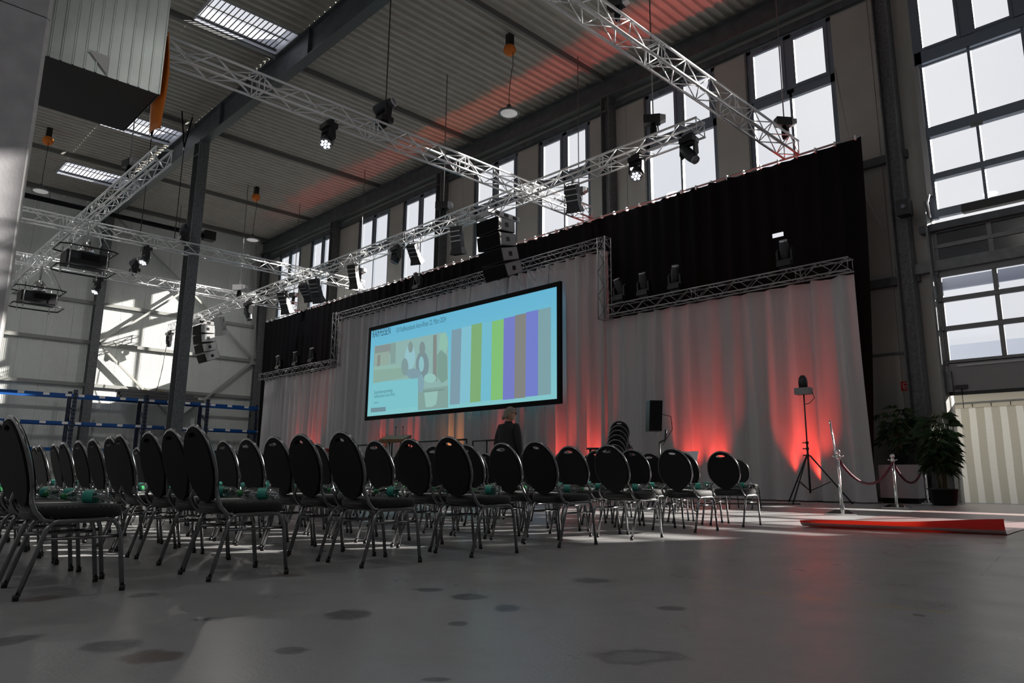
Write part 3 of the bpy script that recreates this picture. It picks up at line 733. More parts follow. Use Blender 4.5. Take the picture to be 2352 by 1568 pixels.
def hoist(label, pos, s=1.0, top=14.9, pan=0.0, m=BLACK):
    s *= 0.58
    t = thing('chain_hoist', label, 'hoist', tuple(pos), (0, 0, pan))
    G().box(-0.28*s, 0.20*s, -0.13*s, 0.13*s, 0.42*s, 0.68*s).obj('motor', m, t)
    G().prism([(0.20*s, 0.44*s), (0.36*s, 0.50*s), (0.36*s, 0.64*s), (0.20*s, 0.68*s)], -0.11*s, 0.11*s).obj('motor_cap', ALU_D, t)
    G().lathe([(0.07*s, -0.3*s+0.3*s), (0.10*s, 0.1*s), (0.10*s, 0.3*s), (0.06*s, 0.42*s)], 10).obj('chain_bag', BLACKM, t)
    G().tube([(0.12*s, 0, 0.42*s), (0.14*s, 0, 0.2*s), (0.08*s, 0, 0.05*s), (-0.02*s, 0, -0.02*s)], 0.02*s, 6).obj('hook', CHROME, t)
    G().tube([(0, 0, 0.68*s), (0, 0, top-pos[2])], 0.018, 6).obj('chain', mat('chain_steel', (0.25, 0.25, 0.25), 0.4, 0.8), t)
    return t
A_X, B_X, C_X, C2_X, E_Y = -15.05, -7.9, -28.9, -35.1, 6.02
def onX(px_, py_, X, z):  # a truss point on a cross truss below picture point, kept on the truss axis
    p = atX(px_, py_, X); return Vector((X, p.y, z))
moving_head('wash lamp hanging under the truss that leaves the duct', onX(757, 265, A_X, ZT-0.2), True, (0.35, -0.55, -1), 1.5)
moving_head('dark moving-head standing on top of the truss that leaves the duct', onX(880, 290, A_X, ZT+0.2), False, (0.8, 0.3, 0.25), 1.7, wash=False)
moving_head('wash lamp under the truss passing behind the column', onX(337, 565, C_X, ZT-0.2), True, (0.3, -0.5, -1), 1.6)
moving_head('dark moving-head standing on the truss beside the column', onX(420, 560, C_X, ZT+0.2), False, (-0.5, 0.2, 0.5), 1.7, wash=False)
moving_head('wash lamp under the farthest truss in front of the end wall column', onX(227, 630, C2_X, ZT-0.25), True, (0.3, -0.5, -1), 1.6)
moving_head('dark moving-head standing on the farthest truss', onX(308, 632, C2_X, ZT+0.15), False, (0.9, 0.2, 0.2), 1.8, wash=False)
dz = Vector((0, 0.2, 0.2))
moving_head('wash lamp with bright lenses near the open end of the stage truss', onD(1470)-dz, True, (0.25, -0.7, -1), 1.55)
moving_head('spot lamp tilted forward under the open end of the stage truss', onD(1592)-dz, True, (0.7, -0.1, -0.8), 1.6, False, wash=False)
flood('flood lamp under the stage truss close to the big window', onD(1325)-dz, 0.35, 1.6, 0.3, GREYH)
moving_head('wash lamp under the stage truss in front of the window beside the big speaker', onD(922)-dz, True, (-0.3, -0.4, -1), 1.5, False)
flood('flood lamp under the stage truss beside the hanging wash lamp', onD(962)-dz, 0.7, 1.5, 0.4, GREYH)
flood('slim dark lamp under the stage truss above the screen corner', onD(822)-dz, 0.35, 1.5, 0.4, BLACK, 1.3)
flood('slim dark lamp under the stage truss between two windows', onD(737)-dz, 0.5, 1.6, 0.4, GREYH, 1.3)
flood('short slim lamp tilted steeply under the stage truss', onD(712)-dz, 0.8, 1.5, 0.4, GREYH, 1.1)
flood('slim dark lamp low under the stage truss at the end window', onD(664)-dz, 0.5, 1.7, 0.4, GREYH, 1.2)
moving_head('spot lamp under the stage truss in front of the corner column', onD(583)-dz, True, (0.4, 0.1, -1), 1.8, False, wash=False)
flood('pale flood lamp under the stage truss beside the small speaker array', onD(516)-dz, 0.35, 1.9, 0.4, ALU_D)
moving_head('small spot lamp at the end wall tip of the stage truss', onD(400)-dz, True, (-0.3, 0.2, -1), 1.7, False, wash=False)
hoist('chain hoist standing over the open end of the stage truss', onD(1505)+Vector((0,0,0.22)), 1.6, pan=0.6)
hoist('chain hoist above the stage truss in front of a window pier', onD(1018)+Vector((0,0,0.22)), 1.6, pan=0.6)
hoist('chain hoist above the end wall part of the stage truss', onD(546)+Vector((0,0,0.22)), 1.8, pan=0.6, m=ALU_D)
hoist('black chain hoist over the black drape behind the flood lamp', (-15.05, 17.3, ZT+0.2), 1.5, pan=0.3)
hoist('chain hoist at the drape end of the overhead truss', (-7.9, 17.5, ZT+0.2), 1.5, pan=0.9, m=GREYH)
hoist('chain hoist over the drape at the second window from the end wall', (-35.1, 17.4, ZT+0.1), 1.5, pan=0.3)
hoist('chain hoist over the drape at the third window from the end wall', (-28.7, 17.4, ZT+0.1), 1.6, pan=0.3, m=GREYH)
hoist('chain hoist on the silver truss close to the skylight', (-23.5, 6.02, ZT+0.2), 1.5, pan=0.2)
hoist('chain hoist on the overhead truss at the picture edge', (-7.9, 10.3, ZT+0.2), 1.2, pan=0.2)
def sling(label, x, y, zt):
    t = thing('rigging_sling', label, 'sling', (x, y, zt))
    top = 14.9-zt
    for sd in (-1, 1): G().bar((0, 0, top-1.5), (0, sd*0.22, top), 0.05, 0.012).obj('strap', BLACKM, t)
    G().lathe([(0.02, top-1.62), (0.035, top-1.58), (0.035, top-1.52), (0.02, top-1.48)], 8).obj('shackle', CHROME, t)
    G().tube([(0, 0, 0), (0, 0, top-1.6)], 0.016, 6).obj('chain', CABLE, t)
_p = onX(884, 285, A_X, ZT); sling('black sling and chain from the roof to the truss that leaves the duct', A_X, _p.y, ZT+0.2)
_p = onX(322, 540, C_X, ZT); sling('black sling and chain from the roof to the truss behind the column', C_X, _p.y, ZT+0.2)
sling('black sling and chain beside the free-standing column', -29.0, 9.3, ZT+0.2)
# black lamps standing on the drape trusses
for k, (x, z, lb) in enumerate([(-13.2, 5.72, 'first black lamp standing on the drape truss beside the upright'), (-12.3, 5.72, 'second black lamp standing on the drape truss beside the upright'), (-11.2, 5.72, 'third black lamp standing on the drape truss beside the upright'),
                               (-35.4, 5.8, 'black lamp on the end wall drape truss, farthest from the screen'), (-33.6, 5.8, 'black lamp in the middle of the end wall drape truss'), (-32.0, 5.8, 'black lamp on the end wall drape truss, closest to the screen'),
                               (-23.6, 7.95, 'black lamp on the high truss above the screen'), (-18.3, 7.95, 'black lamp on the high truss beside the big speaker array')]):
    moving_head(lb, (x, YF, z), False, (-0.2+0.25*(k % 3), -0.4, 1.0), 1.5, False, wash=False)
lb = moving_head('black lamp with a lit white bar on the drape truss at the roller door side', (-7.9, YF, 5.72), False, (0.1, -0.5, 1.0), 1.5, False, wash=False)
G().box(-0.14, 0.14, -0.36, -0.33, 0.80, 0.90).obj('light_bar', emit_mat('bar_on', (0.9, 0.9, 0.95), 0.8), lb)

# ================================================================== STAGE UPLIGHTS (behind the white drape)
def uplight(label, x, col=(1.0, 0.05, 0.03), w=RED_W, ang=0.95, lean=-0.20):
    t = thing('uplight', label, 'stage lamp', (x, 17.70, 0))
    G().lathe([(0.09, 0.03), (0.12, 0.06), (0.12, 0.22), (0.105, 0.24)], 14).obj('housing', BLACK, t)
    G().lathe([(0.10, 0.225), (0.001, 0.232)], 14).obj('lens', mat('red_lens', (0.3, 0.02, 0.02), 0.2, emit=(1, 0.05, 0.03), estr=3), t)
    g = G(); g.tube([(-0.15, 0, 0.0), (-0.15, 0, 0.14), (0.15, 0, 0.14), (0.15, 0, 0.0)], 0.015, 6); g.box(-0.18, 0.18, -0.06, 0.06, 0, 0.02); g.obj('bracket', BLACK, t)
    l = bpy.data.lights.new('red_spot', 'SPOT'); l.energy = w; l.color = col; l.spot_size = ang; l.spot_blend = 1.0; l.shadow_soft_size = 0.08
    lo = bpy.data.objects.new('red_spot', l); COL.objects.link(lo); lo.parent = t; lo.location = (0, 0, 0.26)
    lo.rotation_euler = Vector((0, lean, 1)).to_track_quat('-Z', 'Y').to_euler()
    return t
UPX = [(-33.5, 1), (-31.9, 1), (-26.2, 1), (-24.2, 1), (-21.5, 2), (-18.6, 1), (-15.9, 1), (-14.6, 1), (-11.1, 1), (-10.3, 1), (-8.05, 1), (-7.6, 1)]
for k, (x, c) in enumerate(UPX):
    uplight('%s red uplight on the floor behind the white drape, counted from the end wall' % ORD[k], x, (1.0, 0.05, 0.03) if c == 1 else (1.0, 0.35, 0.10))

# ================================================================== CHAIRS
SEATM = mat('chair_cloth', (0.011, 0.011, 0.013), 0.8, spec=0.25)
def speckle_mat():
    m = bpy.data.materials.new('chair_seat_cloth'); m.use_nodes = True; nt = m.node_tree; b = nt.nodes['Principled BSDF']
    tc = nt.nodes.new('ShaderNodeTexCoord'); v = nt.nodes.new('ShaderNodeTexVoronoi'); v.inputs['Scale'].default_value = 38; v.inputs['Randomness'].default_value = 0.15
    r = nt.nodes.new('ShaderNodeValToRGB'); r.color_ramp.elements[0].position = 0.10; r.color_ramp.elements[0].color = (0.30, 0.30, 0.31, 1)
    r.color_ramp.elements[1].position = 0.16; r.color_ramp.elements[1].color = (0.009, 0.009, 0.011, 1)
    nt.links.new(tc.outputs['Object'], v.inputs['Vector']); nt.links.new(v.outputs['Distance'], r.inputs['Fac']); nt.links.new(r.outputs['Color'], b.inputs['Base Color'])
    b.inputs['Roughness'].default_value = 0.75; b.inputs['Sheen Weight'].default_value = 0.15; return m
SEATC = speckle_mat()
def make_chair(label):
    t = thing('banquet_chair', label, 'chair')
    # seat cushion
    n = 28; rings = [(0.90, 0.386), (1.0, 0.396), (1.02, 0.422), (1.0, 0.445), (0.93, 0.457), (0.6, 0.461)]
    vs = []; fs = []
    for sc_, z in rings:
        for k in range(n):
            a = 2*PI*k/n; ca, sa = math.cos(a), math.sin(a)
            x = 0.222*sc_*math.copysign(abs(ca)**0.5, ca); y = 0.012+0.218*sc_*math.copysign(abs(sa)**0.5, sa)
            if y > 0: x *= 1.0+0.04*(y/0.2)
            vs.append((x, y, z))
    for i in range(len(rings)-1):
        for k in range(n): fs.append((i*n+k, i*n+(k+1) % n, (i+1)*n+(k+1) % n, (i+1)*n+k))
    fs.append(tuple(range(n-1, -1, -1))); fs.append(tuple((len(rings)-1)*n+k for k in range(n)))
    G().add(vs, fs, True).obj('seat', SEATC, t)
    # oval back pad with a hand slot, leaning back
    def bp(x, s, off=0.0):   # back plane -> chair space
        y = -0.195-0.135*s/0.47; return Vector((x, y-off*0.96+0.0, 0.450+s-off*0.27))
    def oval_pt(a, k=1.0):
        x = 0.205*k*math.sin(a); s = 0.232+0.226*k*(-math.cos(a))
        if s < 0.15: x *= 0.90+0.10*s/0.15
        return x, s
    n = 32; outer = [oval_pt(2*PI*k/n) for k in range(n)]
    m_ = 16; hole = [(0.060*math.cos(2*PI*k/m_), 0.415+0.019*math.sin(2*PI*k/m_)*(1.0 if math.sin(2*PI*k/m_) > 0 else 0.75)) for k in range(m_)]
    bm = bmesh.new()
    def loop(pts, off): return [bm.verts.new(bp(x, s, off)) for x, s in pts]
    for off in (0.022, -0.020):
        o_ = loop(outer, off); h_ = loop(hole, off)
        es = [bm.edges.new((o_[i], o_[(i+1) % n])) for i in range(n)]+[bm.edges.new((h_[i], h_[(i+1) % m_])) for i in range(m_)]
        bmesh.ops.triangle_fill(bm, use_beauty=True, use_dissolve=False, edges=es)
        if off > 0: o1, h1 = o_, h_
        else:
            for i in range(n): bm.faces.new((o1[i], o1[(i+1) % n], o_[(i+1) % n], o_[i]))
            for i in range(m_): bm.faces.new((h1[i], h1[(i+1) % m_], h_[(i+1) % m_], h_[i]))
    bmesh.ops.recalc_face_normals(bm, faces=bm.faces)
    me = bpy.data.meshes.new('backrest'); bm.to_mesh(me); bm.free(); me.materials.append(SEATM); link('backrest', me, t)
    # tube round the back that runs down into the seat rails
    pts = []
    for k in range(33):
        a = math.radians(52)+math.radians(256)*k/32
        x, s = oval_pt(a, 1.045); pts.append(bp(x, s))
    def tail(sd):
        return [Vector((sd*0.212, -0.225, 0.475)), Vector((sd*0.213, -0.205, 0.43)), Vector((sd*0.213, -0.165, 0.388)), Vector((sd*0.212, -0.11, 0.378)), Vector((sd*0.208, 0.12, 0.380))]
    left = tail(1); right = tail(-1)
    G().tube(left[::-1]+pts+right, 0.0125, 8).obj('back_frame', TUBE, t)
    for sd in (-1, 1):
        x = sd*0.222
        pth = [(x, -0.245, 0.0), (x, -0.150, 0.335), (x, -0.135, 0.362), (x, -0.105, 0.380), (x, 0.125, 0.384), (x, 0.165, 0.376), (x, 0.190, 0.345), (x, 0.205, 0.30), (x, 0.245, 0.0)]
        fr = G().tube(pth, 0.0125, 8).obj('leg_frame', TUBE, t)
        G().tube([(x, -0.162, 0.292), (x, 0.206, 0.292)], 0.009, 6).obj('stretcher', TUBE, fr)
        for y in (-0.2455, 0.2455): G().lathe([(0.0155, 0.0), (0.0155, 0.03)], 8, (x, y*0.995, 0)).obj('foot_cap', BLACK, fr)
    for y in (-0.10, 0.14): G().tube([(-0.21, y, 0.376), (0.21, y, 0.376)], 0.010, 6).obj('seat_bar', TUBE, t)
    return t
chair0 = make_chair('x')
# bottle, lying along +X, cap towards +X
PET = glass_mat('clear_plastic', (0.86, 0.92, 0.92), 0.26, 0.08)
TEAL = mat('bottle_label', (0.06, 0.42, 0.34), 0.35)
GCAP = mat('bottle_cap', (0.03, 0.33, 0.10), 0.4)
def make_bottle():
    t = thing('water_bottle', 'x', 'bottle'); t.scale = (1.12, 1.12, 1.12); M3 = Matrix.Rotation(PI/2, 3, 'Y')
    G().lathe([(0.012, -0.115), (0.030, -0.112), (0.034, -0.10), (0.034, -0.05), (0.032, -0.045), (0.032, 0.015), (0.034, 0.02), (0.034, 0.05), (0.028, 0.07), (0.016, 0.088), (0.0135, 0.095), (0.0135, 0.105)], 16, (0, 0, 0.0345), 0, M3).obj('body', PET, t)
    G().lathe([(0.0331, -0.046), (0.0331, 0.004)], 16, (0, 0, 0.0345), 0, M3, cap=False).obj('label', TEAL, t)
    G().lathe([(0.015, 0.100), (0.015, 0.116), (0.012, 0.118)], 12, (0, 0, 0.0345), 0, M3).obj('cap', GCAP, t)
    return t
bottle0 = make_bottle()
leaf_me = G().box(-0.074, 0.074, -0.105, 0.105, 0, 0.003).mesh('leaflet', WHITE)
used = [False, False]
# aisle positions of the rows follow the photograph's slight drift
ROWX = [-4.74, -4.74, -4.66, -4.62, -4.66, -4.68, -4.78, -4.90]
ROWY = [1.12, 2.10, 3.05, 4.00, 5.10, 6.12, 7.36, 8.62]
NC = 12
for r in range(8):
    for c in range(NC):
        if r == 7 and c > 5: continue
        x = ROWX[r]-0.55*c+rnd.uniform(-0.02, 0.02); y = ROWY[r]+0.02*c+rnd.uniform(-0.025, 0.025); rz = rnd.uniform(-0.05, 0.05)
        if r == 7: rz += 0.02
        if c == 0: lab = 'black oval-backed chair at the aisle end of the %s row from the camera' % ORD[r]
        else: lab = 'black oval-backed chair, %s from the aisle, %s row from the camera' % (ORD[c], ORD[r])
        if not used[0]:
            ch = chair0; used[0] = True; ch.location = (x, y, 0); ch.rotation_euler = (0, 0, rz); ch['label'] = lab; ch['group'] = 'chairs set out in rows'
        else: ch = dup(chair0, (x, y, 0), (0, 0, rz), lab, 'chairs set out in rows')
        if r == 7 and c > 2: continue
        where = 'seat %s from the aisle, %s row' % (ORD[c], ORD[r]) if c else 'aisle seat of the %s row' % ORD[r]
        bl = 'clear bottle with teal label lying on the '+where
        bx, by, brz = x+0.08+rnd.uniform(-0.03, 0.03), y+0.05+rnd.uniform(-0.03, 0.04), 0.7+rnd.uniform(-0.35, 0.35)+(PI if rnd.random() < 0.75 else 0)
        if not used[1]:
            b = bottle0; used[1] = True; b.location = (bx, by, 0.4625); b.rotation_euler = (0, 0, brz); b['label'] = bl; b['group'] = 'water bottles on the chairs'
        else: dup(bottle0, (bx, by, 0.4625), (0, 0, brz), bl, 'water bottles on the chairs')
        if (c+2*r) % 3 != 1:
            lf = link('leaflet', leaf_me, None, (x-0.12, y-0.04, 0.462), (0, 0, rnd.uniform(-0.4, 0.4)))
            tag(lf, 'white leaflet lying on the '+where, 'leaflet', 'leaflets on the chairs')

# ================================================================== SPEAKER ARRAYS
CAB = mat('speaker_cabinet', (0.035, 0.036, 0.04), 0.6)
GRILLE = mat('speaker_grille', (0.006, 0.006, 0.007), 0.8, spec=0.15)
SIDEP = mat('speaker_side', (0.36, 0.37, 0.38), 0.5)
def line_array(label, top, n=4, s=1.0, pan=0.0):
    t = thing('speaker_array', label, 'loudspeaker', tuple(top), (0, 0, pan))
    fr = G(); fr.bar((0.42*s, -0.75*s, -0.22*s), (0.42*s, 0.62*s, -0.22*s), 0.05*s, 0.16*s); fr.bar((-0.42*s, -0.75*s, -0.22*s), (-0.42*s, 0.62*s, -0.22*s), 0.05*s, 0.16*s)
    for yy in (-0.5, 0.1, 0.5): fr.bar((-0.42*s, yy*s, -0.22*s), (0.42*s, yy*s, -0.22*s), 0.05*s, 0.12*s)
    fr.obj('flying_frame', ALU_D, t)
    for yy in (-0.2, 0.2): G().tube([(0, yy, 0.06), (0, yy, -0.2*s)], 0.02*s, 6).obj('shackle', CHROME, t)
    for k in range(3):
        G().box(0.445*s, 0.46*s, (-0.45+0.38*k)*s, (-0.28+0.38*k)*s, -0.27*s, -0.17*s).obj('frame_hole', BLACK, t)
    y, z, ang = -0.05, -0.34*s, 0.05
    for k in range(n):
        c = thing('cabinet', 'x', 'x'); del c['label']; del c['category']
        c.parent = t; c.location = (0, y, z); c.rotation_euler = (ang, 0, 0)
        h, w, d = 0.45*s, 0.52*s, 0.36*s
        G().prism([(-d, 0), (d, -0.03*s), (d, -h+0.03*s), (-d, -h)], -w, w, 'x').obj('box', CAB, c)
        G().box(-w+0.02*s, w-0.02*s, -d-0.02*s, -d, -h+0.02*s, -0.02*s).obj('grille', GRILLE, c)
        for sd in (-1, 1):
            G().box(sd*w-0.006, sd*w+0.012*s, -d+0.02*s, d-0.02*s, -h+0.035*s, -0.03*s).obj('side_panel', SIDEP, c)
            G().box(sd*w-0.004, sd*w+0.02*s, -0.07*s, 0.07*s, -h/2-0.07*s, -h/2+0.07*s).obj('side_handle', BLACK, c)
        y += math.sin(ang)*h*1.0; z -= math.cos(ang)*h+0.012; ang += 0.12
        # lower boxes swing back under the ones above
        y += 0.012*s
    return t
la = onD(1142)
line_array('large hanging speaker array of four cabinets in front of the screen', la+Vector((0, 0, -0.25)), 4, 1.0)
lb_ = onD(470)
line_array('small distant hanging speaker array beside the free-standing column', lb_+Vector((0.2, 0, -0.22)), 4, 1.0)
flood('black lamp hanging behind the large speaker array', onD(1062)-dz, 0.2, 1.6, 0.3, BLACK, 1.2)

# ================================================================== CAGED PROJECTORS
def projector(label, x, z):
    t = thing('caged_projector', label, 'projector', (x, 6.02, z))
    G().box(-0.42, 0.42, -0.62, 0.62, -0.20, 0.22).obj('housing', BLACK, t)
    G().box(0.42, 0.44, -0.50, -0.30, -0.06, 0.14).obj('side_panel', GREYH, t)
    G().box(0.42, 0.43, -0.2, 0.35, -0.05, 0.16).obj('vent_panel', BLACKM, t)
    for zz in (-0.33, 0.36):
        G().tube([(-0.62, -0.60, zz), (-0.50, -0.85, zz), (0.50, -0.85, zz), (0.62, -0.60, zz), (0.62, 0.60, zz), (0.50, 0.85, zz), (-0.50, 0.85, zz), (-0.62, 0.60, zz)], 0.028, 8, closed=True).obj('cage_ring', BLACK, t)
    for sx, sy in ((-1, -1), (1, -1), (1, 1), (-1, 1)):
        G().tube([(sx*0.55, sy*0.55, -0.42), (sx*0.55, sy*0.55, 0.52)], 0.018, 8).obj('cage_rod', CHROME, t)
        G().sphere((sx*0.55, sy*0.55, -0.43), 0.035, 8, 6).obj('rod_nut', CHROME, t)
    G().lathe([(0.27, 0.22), (0.27, 0.36), (0.25, 0.50), (0.19, 0.66), (0.09, 0.76), (0.04, 0.78)], 18).obj('lens_dome', CHROME, t)
    for sd in (-1, 1): G().tube([(0.1, sd*0.30, 0.36), (0.1, sd*0.42, 0.65), (0.05, sd*0.34, 0.98), (0, sd*0.1, 1.2)], 0.02, 6).obj('cable_loop', ALU, t)
    G().tube([(0, 0, 0.7), (0, 0, 9.0-z)], 0.04, 8).obj('hanger', ALU_D, t)
    for sx in (-1, 1): G().tube([(0.0, sx*0.85, 0.36), (0, sx*0.2, 9.0-z)], 0.018, 6).obj('hanger_rod', ALU_D, t)
    return t
projector('large black projector in a tube cage under the silver truss', -27.4, 7.62)
projector('smaller-looking caged projector next to the concrete pillar', -34.0, 7.42)

# ================================================================== PILLAR, DUCT
pl = bpy.data.objects.new('column_9', None); COL.objects.link(pl); pl.location = (-13.2, 0.0, 0); struct(pl, 'concrete pillar with pale chamfered edge at the picture side')
yA = atX(95, 200, -13.2).y
for z0, z1 in ((0, 7.93), (7.95, 14.95)):
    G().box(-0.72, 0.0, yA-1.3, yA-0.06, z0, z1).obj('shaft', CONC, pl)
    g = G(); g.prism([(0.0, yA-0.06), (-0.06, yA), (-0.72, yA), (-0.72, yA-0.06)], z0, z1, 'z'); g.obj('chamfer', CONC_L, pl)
DUCTM = mat('duct_sheet', (0.70, 0.76, 0.74), 0.36, 0.5, noise=0.10, nscale=1.6)
dX = -14.0; c0 = atX(112, 128, dX); c1 = atX(367, 218, dX)
dz0 = (c0.z+c1.z)/2; dy0 = c0.y-0.35; dy1 = c1.y
du = thing('sheet_metal_duct', 'large galvanised duct box with vertical seams hanging beside the pillar', 'duct', (dX, dy0, dz0))
DW = dy1-dy0; DH = 14.75-dz0
G().box(-2.15, -0.03, 0.0, DW-0.02, 0.012, DH).obj('core', mat('duct_core', (0.10, 0.10, 0.105), 0.7), du)
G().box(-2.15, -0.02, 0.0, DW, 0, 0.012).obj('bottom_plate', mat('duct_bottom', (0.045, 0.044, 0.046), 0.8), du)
np_ = 12; pw = DW/np_
for k in range(np_):
    g = G(); a, b_ = k*pw, (k+1)*pw
    g.prism([(-0.03, a+0.004), (-0.004, a+0.004), (-0.004, b_-0.028), (0.022, b_-0.024), (0.022, b_-0.006), (-0.03, b_-0.004)], 0.0, DH, 'z')
    g.obj('panel', DUCTM, du)
    G().lathe([(0.012, -0.02), (0.012, 0.0)], 6, (-0.01, b_-0.01, 0)).obj('rivet', BLACK, du)
for k in range(5): G().box(-2.15+0.43*k+0.004, -2.15+0.43*(k+1)-0.004, DW-0.02, DW+0.006, 0, DH).obj('panel', DUCTM, du)
pA, pB, pC = (atX(*q, dX+0.03) for q in ((203, 113), (252, 131), (246, 172)))
st = G().add([(dX+0.030, p.y, p.z) for p in (pA, pB, pC)]+[(dX+0.036, p.y, p.z) for p in (pA, pB, pC)], [(2,1,0),(3,4,5),(0,1,4,3),(1,2,5,4),(2,0,3,5)]).obj('sunlit_sheet', WHITE)  # bright sunlit triangle on the duct, made as a thin white sheet
tag(st, 'white triangular sheet on the duct box, standing in for a sunlit patch', 'light patch')
# orange tarpaulin draped over the duct edge
tp = G(); vs = []; nz = 14
for i in range(nz+1):
    t_ = i/nz; z = dz0+1.35-2.0*t_
    for k in range(7):
        u = k/6; y = dy1+0.03+0.10*t_+0.05*math.sin(3*u+4*t_); x = dX-0.02-0.95*u*(0.25+0.75*t_)+0.02*math.sin(9*u+5*t_)
        zz = z+0.25*u*t_ if t_ > 0.6 else z
        vs.append((x, y, zz))
fs = [(i*7+k, i*7+k+1, (i+1)*7+k+1, (i+1)*7+k) for i in range(nz) for k in range(6)]
tp.add(vs, fs, True); tpo = tp.obj('orange_tarpaulin', ORANGE); tag(tpo, 'orange tarpaulin hanging from the edge of the duct box', 'tarpaulin')
so_ = tpo.modifiers.new('thick', 'SOLIDIFY'); so_.thickness = 0.012
ey = atX(387, 174, dX-0.1)
G().tube([(dX-0.05+0.05*math.cos(a), dy1+0.12, ey.z+0.05*math.sin(a)) for a in [2*PI*k/10 for k in range(10)]], 0.014, 6, closed=True).obj('eyelet', ORANGE, tpo)

# ================================================================== HIGH-BAY LAMPS
def highbay(label, x, y, zl=12.2, w=HIGHBAY_W):
    t = thing('pendant_lamp', label, 'lamp', (x, y, 0))
    G().box(-0.1, 0.1, -0.1, 0.1, 14.55, 14.98).obj('ceiling_bracket', BLACK, t)
    G().sphere((0, 0, 14.42), 0.21, 14, 9).obj('cable_reel', ORANGE, t)
    G().tube([(0.15, 0, 14.3), (0.17, 0, 13.8), (0.10, 0, 13.6), (0.0, 0, 12.9), (0, 0, zl+0.25)], 0.012, 5).obj('cord', CABLE, t)
    G().lathe([(0.03, zl+0.28), (0.06, zl+0.25), (0.10, zl+0.10), (0.34, zl-0.01), (0.36, zl-0.05), (0.33, zl-0.05)], 20).obj('shade', STEEL_L, t)
    G().lathe([(0.28, zl-0.051), (0.27, zl-0.07), (0.001, zl-0.075)], 18).obj('lens', mat('lamp_diffuser', (0.8, 0.8, 0.8), 0.3, emit=(1, 0.98, 0.95), estr=0.15), t)
    l = bpy.data.lights.new('lamp_fill', 'AREA'); l.shape = 'DISK'; l.size = 0.5; l.energy = w; l.color = (1.0, 0.97, 0.93); l.spread = PI  # area light added below the lens as fill for the hall
    lo = bpy.data.objects.new('lamp_fill', l); COL.objects.link(lo); lo.parent = t; lo.location = (0, 0, zl-0.10)
    return t
highbay('pendant lamp with orange cable reel above the stage truss', -15.9, 14.85)
highbay('distant pendant lamp with orange reel near the end wall corner', -34.7, 14.8, w=150)
highbay('pendant lamp with orange reel beside the concrete pillar', -34.8, 5.75, w=120)
for k, (x, y) in enumerate(((-25.3, 5.7), (-6.5, 5.7), (-6.5, -2.0), (-15.9, -4.0), (-25.3, -4.0), (2.5, 14.8), (3.0, 0.0))):  # unseen lamps added to brighten the hall
    highbay('%s pendant lamp added as fill out of the picture' % ORD[k], x, y)

# ================================================================== PALLET RACKING AND END WALL THINGS
BLUE = mat('rack_blue', (0.005, 0.075, 0.30), 0.4)
BLUED = mat('rack_blue_dark', (0.012, 0.02, 0.05), 0.5)
XK = -41.6
def rack(label, y0, y1):
    t = thing('pallet_rack', label, 'rack', (XK, y0, 0)); L = y1-y0
    for yy in (0, L):
        fr = thing('upright_frame', 'x', 'x'); del fr['label']; del fr['category']; fr.parent = t; fr.location = (0, yy, 0)
        for xx in (0.0, -1.05):
            G().box(xx-0.04, xx+0.04, -0.04, 0.04, 0, 4.65).obj('upright', BLUED, fr)
            if xx == 0.0:
                for k in range(22): G().box(0.04, 0.045, -0.018, 0.018, 0.3+k*0.2, 0.38+k*0.2).obj('slot', STEEL_L, fr)
        for k in range(4): G().bar((0, 0, 0.4+k*1.0), (-1.05, 0, 1.4+k*1.0) if k % 2 == 0 else (-1.05, 0, 0.9+k*1.0), 0.03, 0.03).obj('frame_brace', BLUED, fr)
    for zz in (1.72, 2.99, 4.36):
        for xx in (0.08, -1.12):
            b = G().box(xx-0.025, xx+0.025, 0.05, L-0.05, zz-0.07, zz+0.07).obj('beam', BLUE, t)
            if xx > 0:
                for f_ in (0.07, 0.36, 0.66, 0.93): G().box(xx+0.025, xx+0.03, f_*L-0.16, f_*L+0.10, zz-0.06, zz+0.06).obj('label_plate', WHITE, b)
    return t
rack('blue pallet rack section beside the concrete pillar', 6.0, 9.45)
rack('blue pallet rack section behind the free-standing column', 9.55, 12.75)
rack('blue pallet rack section carrying the stacked grey profiles', 12.85, 15.95)
rack('blue pallet rack section next to the black drape', 16.05, 19.3)
PROF = mat('steel_profile', (0.16, 0.16, 0.165), 0.45, 0.5)
for i in range(6):
    for k in range(3):
        pr = G(); x = XK-0.1-0.17*i; z = 4.45+0.155*k; y0 = 11.5+rnd.uniform(0, 0.15); y1 = 15.9-rnd.uniform(0, 0.3)-0.35*k
        pr.box(x-0.07, x+0.07, y0, y1, z, z+0.02); pr.box(x-0.07, x-0.055, y0, y1, z+0.02, z+0.14); pr.box(x+0.055, x+0.07, y0, y1, z+0.02, z+0.14)
        o = pr.obj('steel_profile', PROF); tag(o, 'grey steel channel profile in the stack on top of the blue rack', 'steel profile', 'profiles stacked on the rack')
for i, y in enumerate((12.6, 13.4, 14.6)):
    o = G().box(XK-0.55, XK-0.05, y, y+0.22, 4.90, 4.94).obj('wood_spacer', mat('yellow_wood', (0.45, 0.33, 0.06), 0.6)); tag(o, 'yellow wooden spacer on the stacked profiles, %s from the pillar' % ORD[i], 'spacer', 'spacers on the profiles')
pp = thing('heating_pipe', 'black heating pipe hung under the roof along the end wall', 'pipe', (-40.0, 0, 13.5))
G().tube([(0, 2.0, 0), (0, 14.6, 0)], 0.13, 10).obj('pipe', BLACKM, pp); G().box(-0.25, 0.25, 14.3, 14.9, -0.2, 0.3).obj('burner', BLACK, pp)
for y in (4, 7, 10, 13): G().tube([(0, y, 0.1), (0, y, 1.4)], 0.012, 5).obj('hanger', CABLE, pp)
red = mat('red_paint', (0.55, 0.015, 0.01), 0.45)
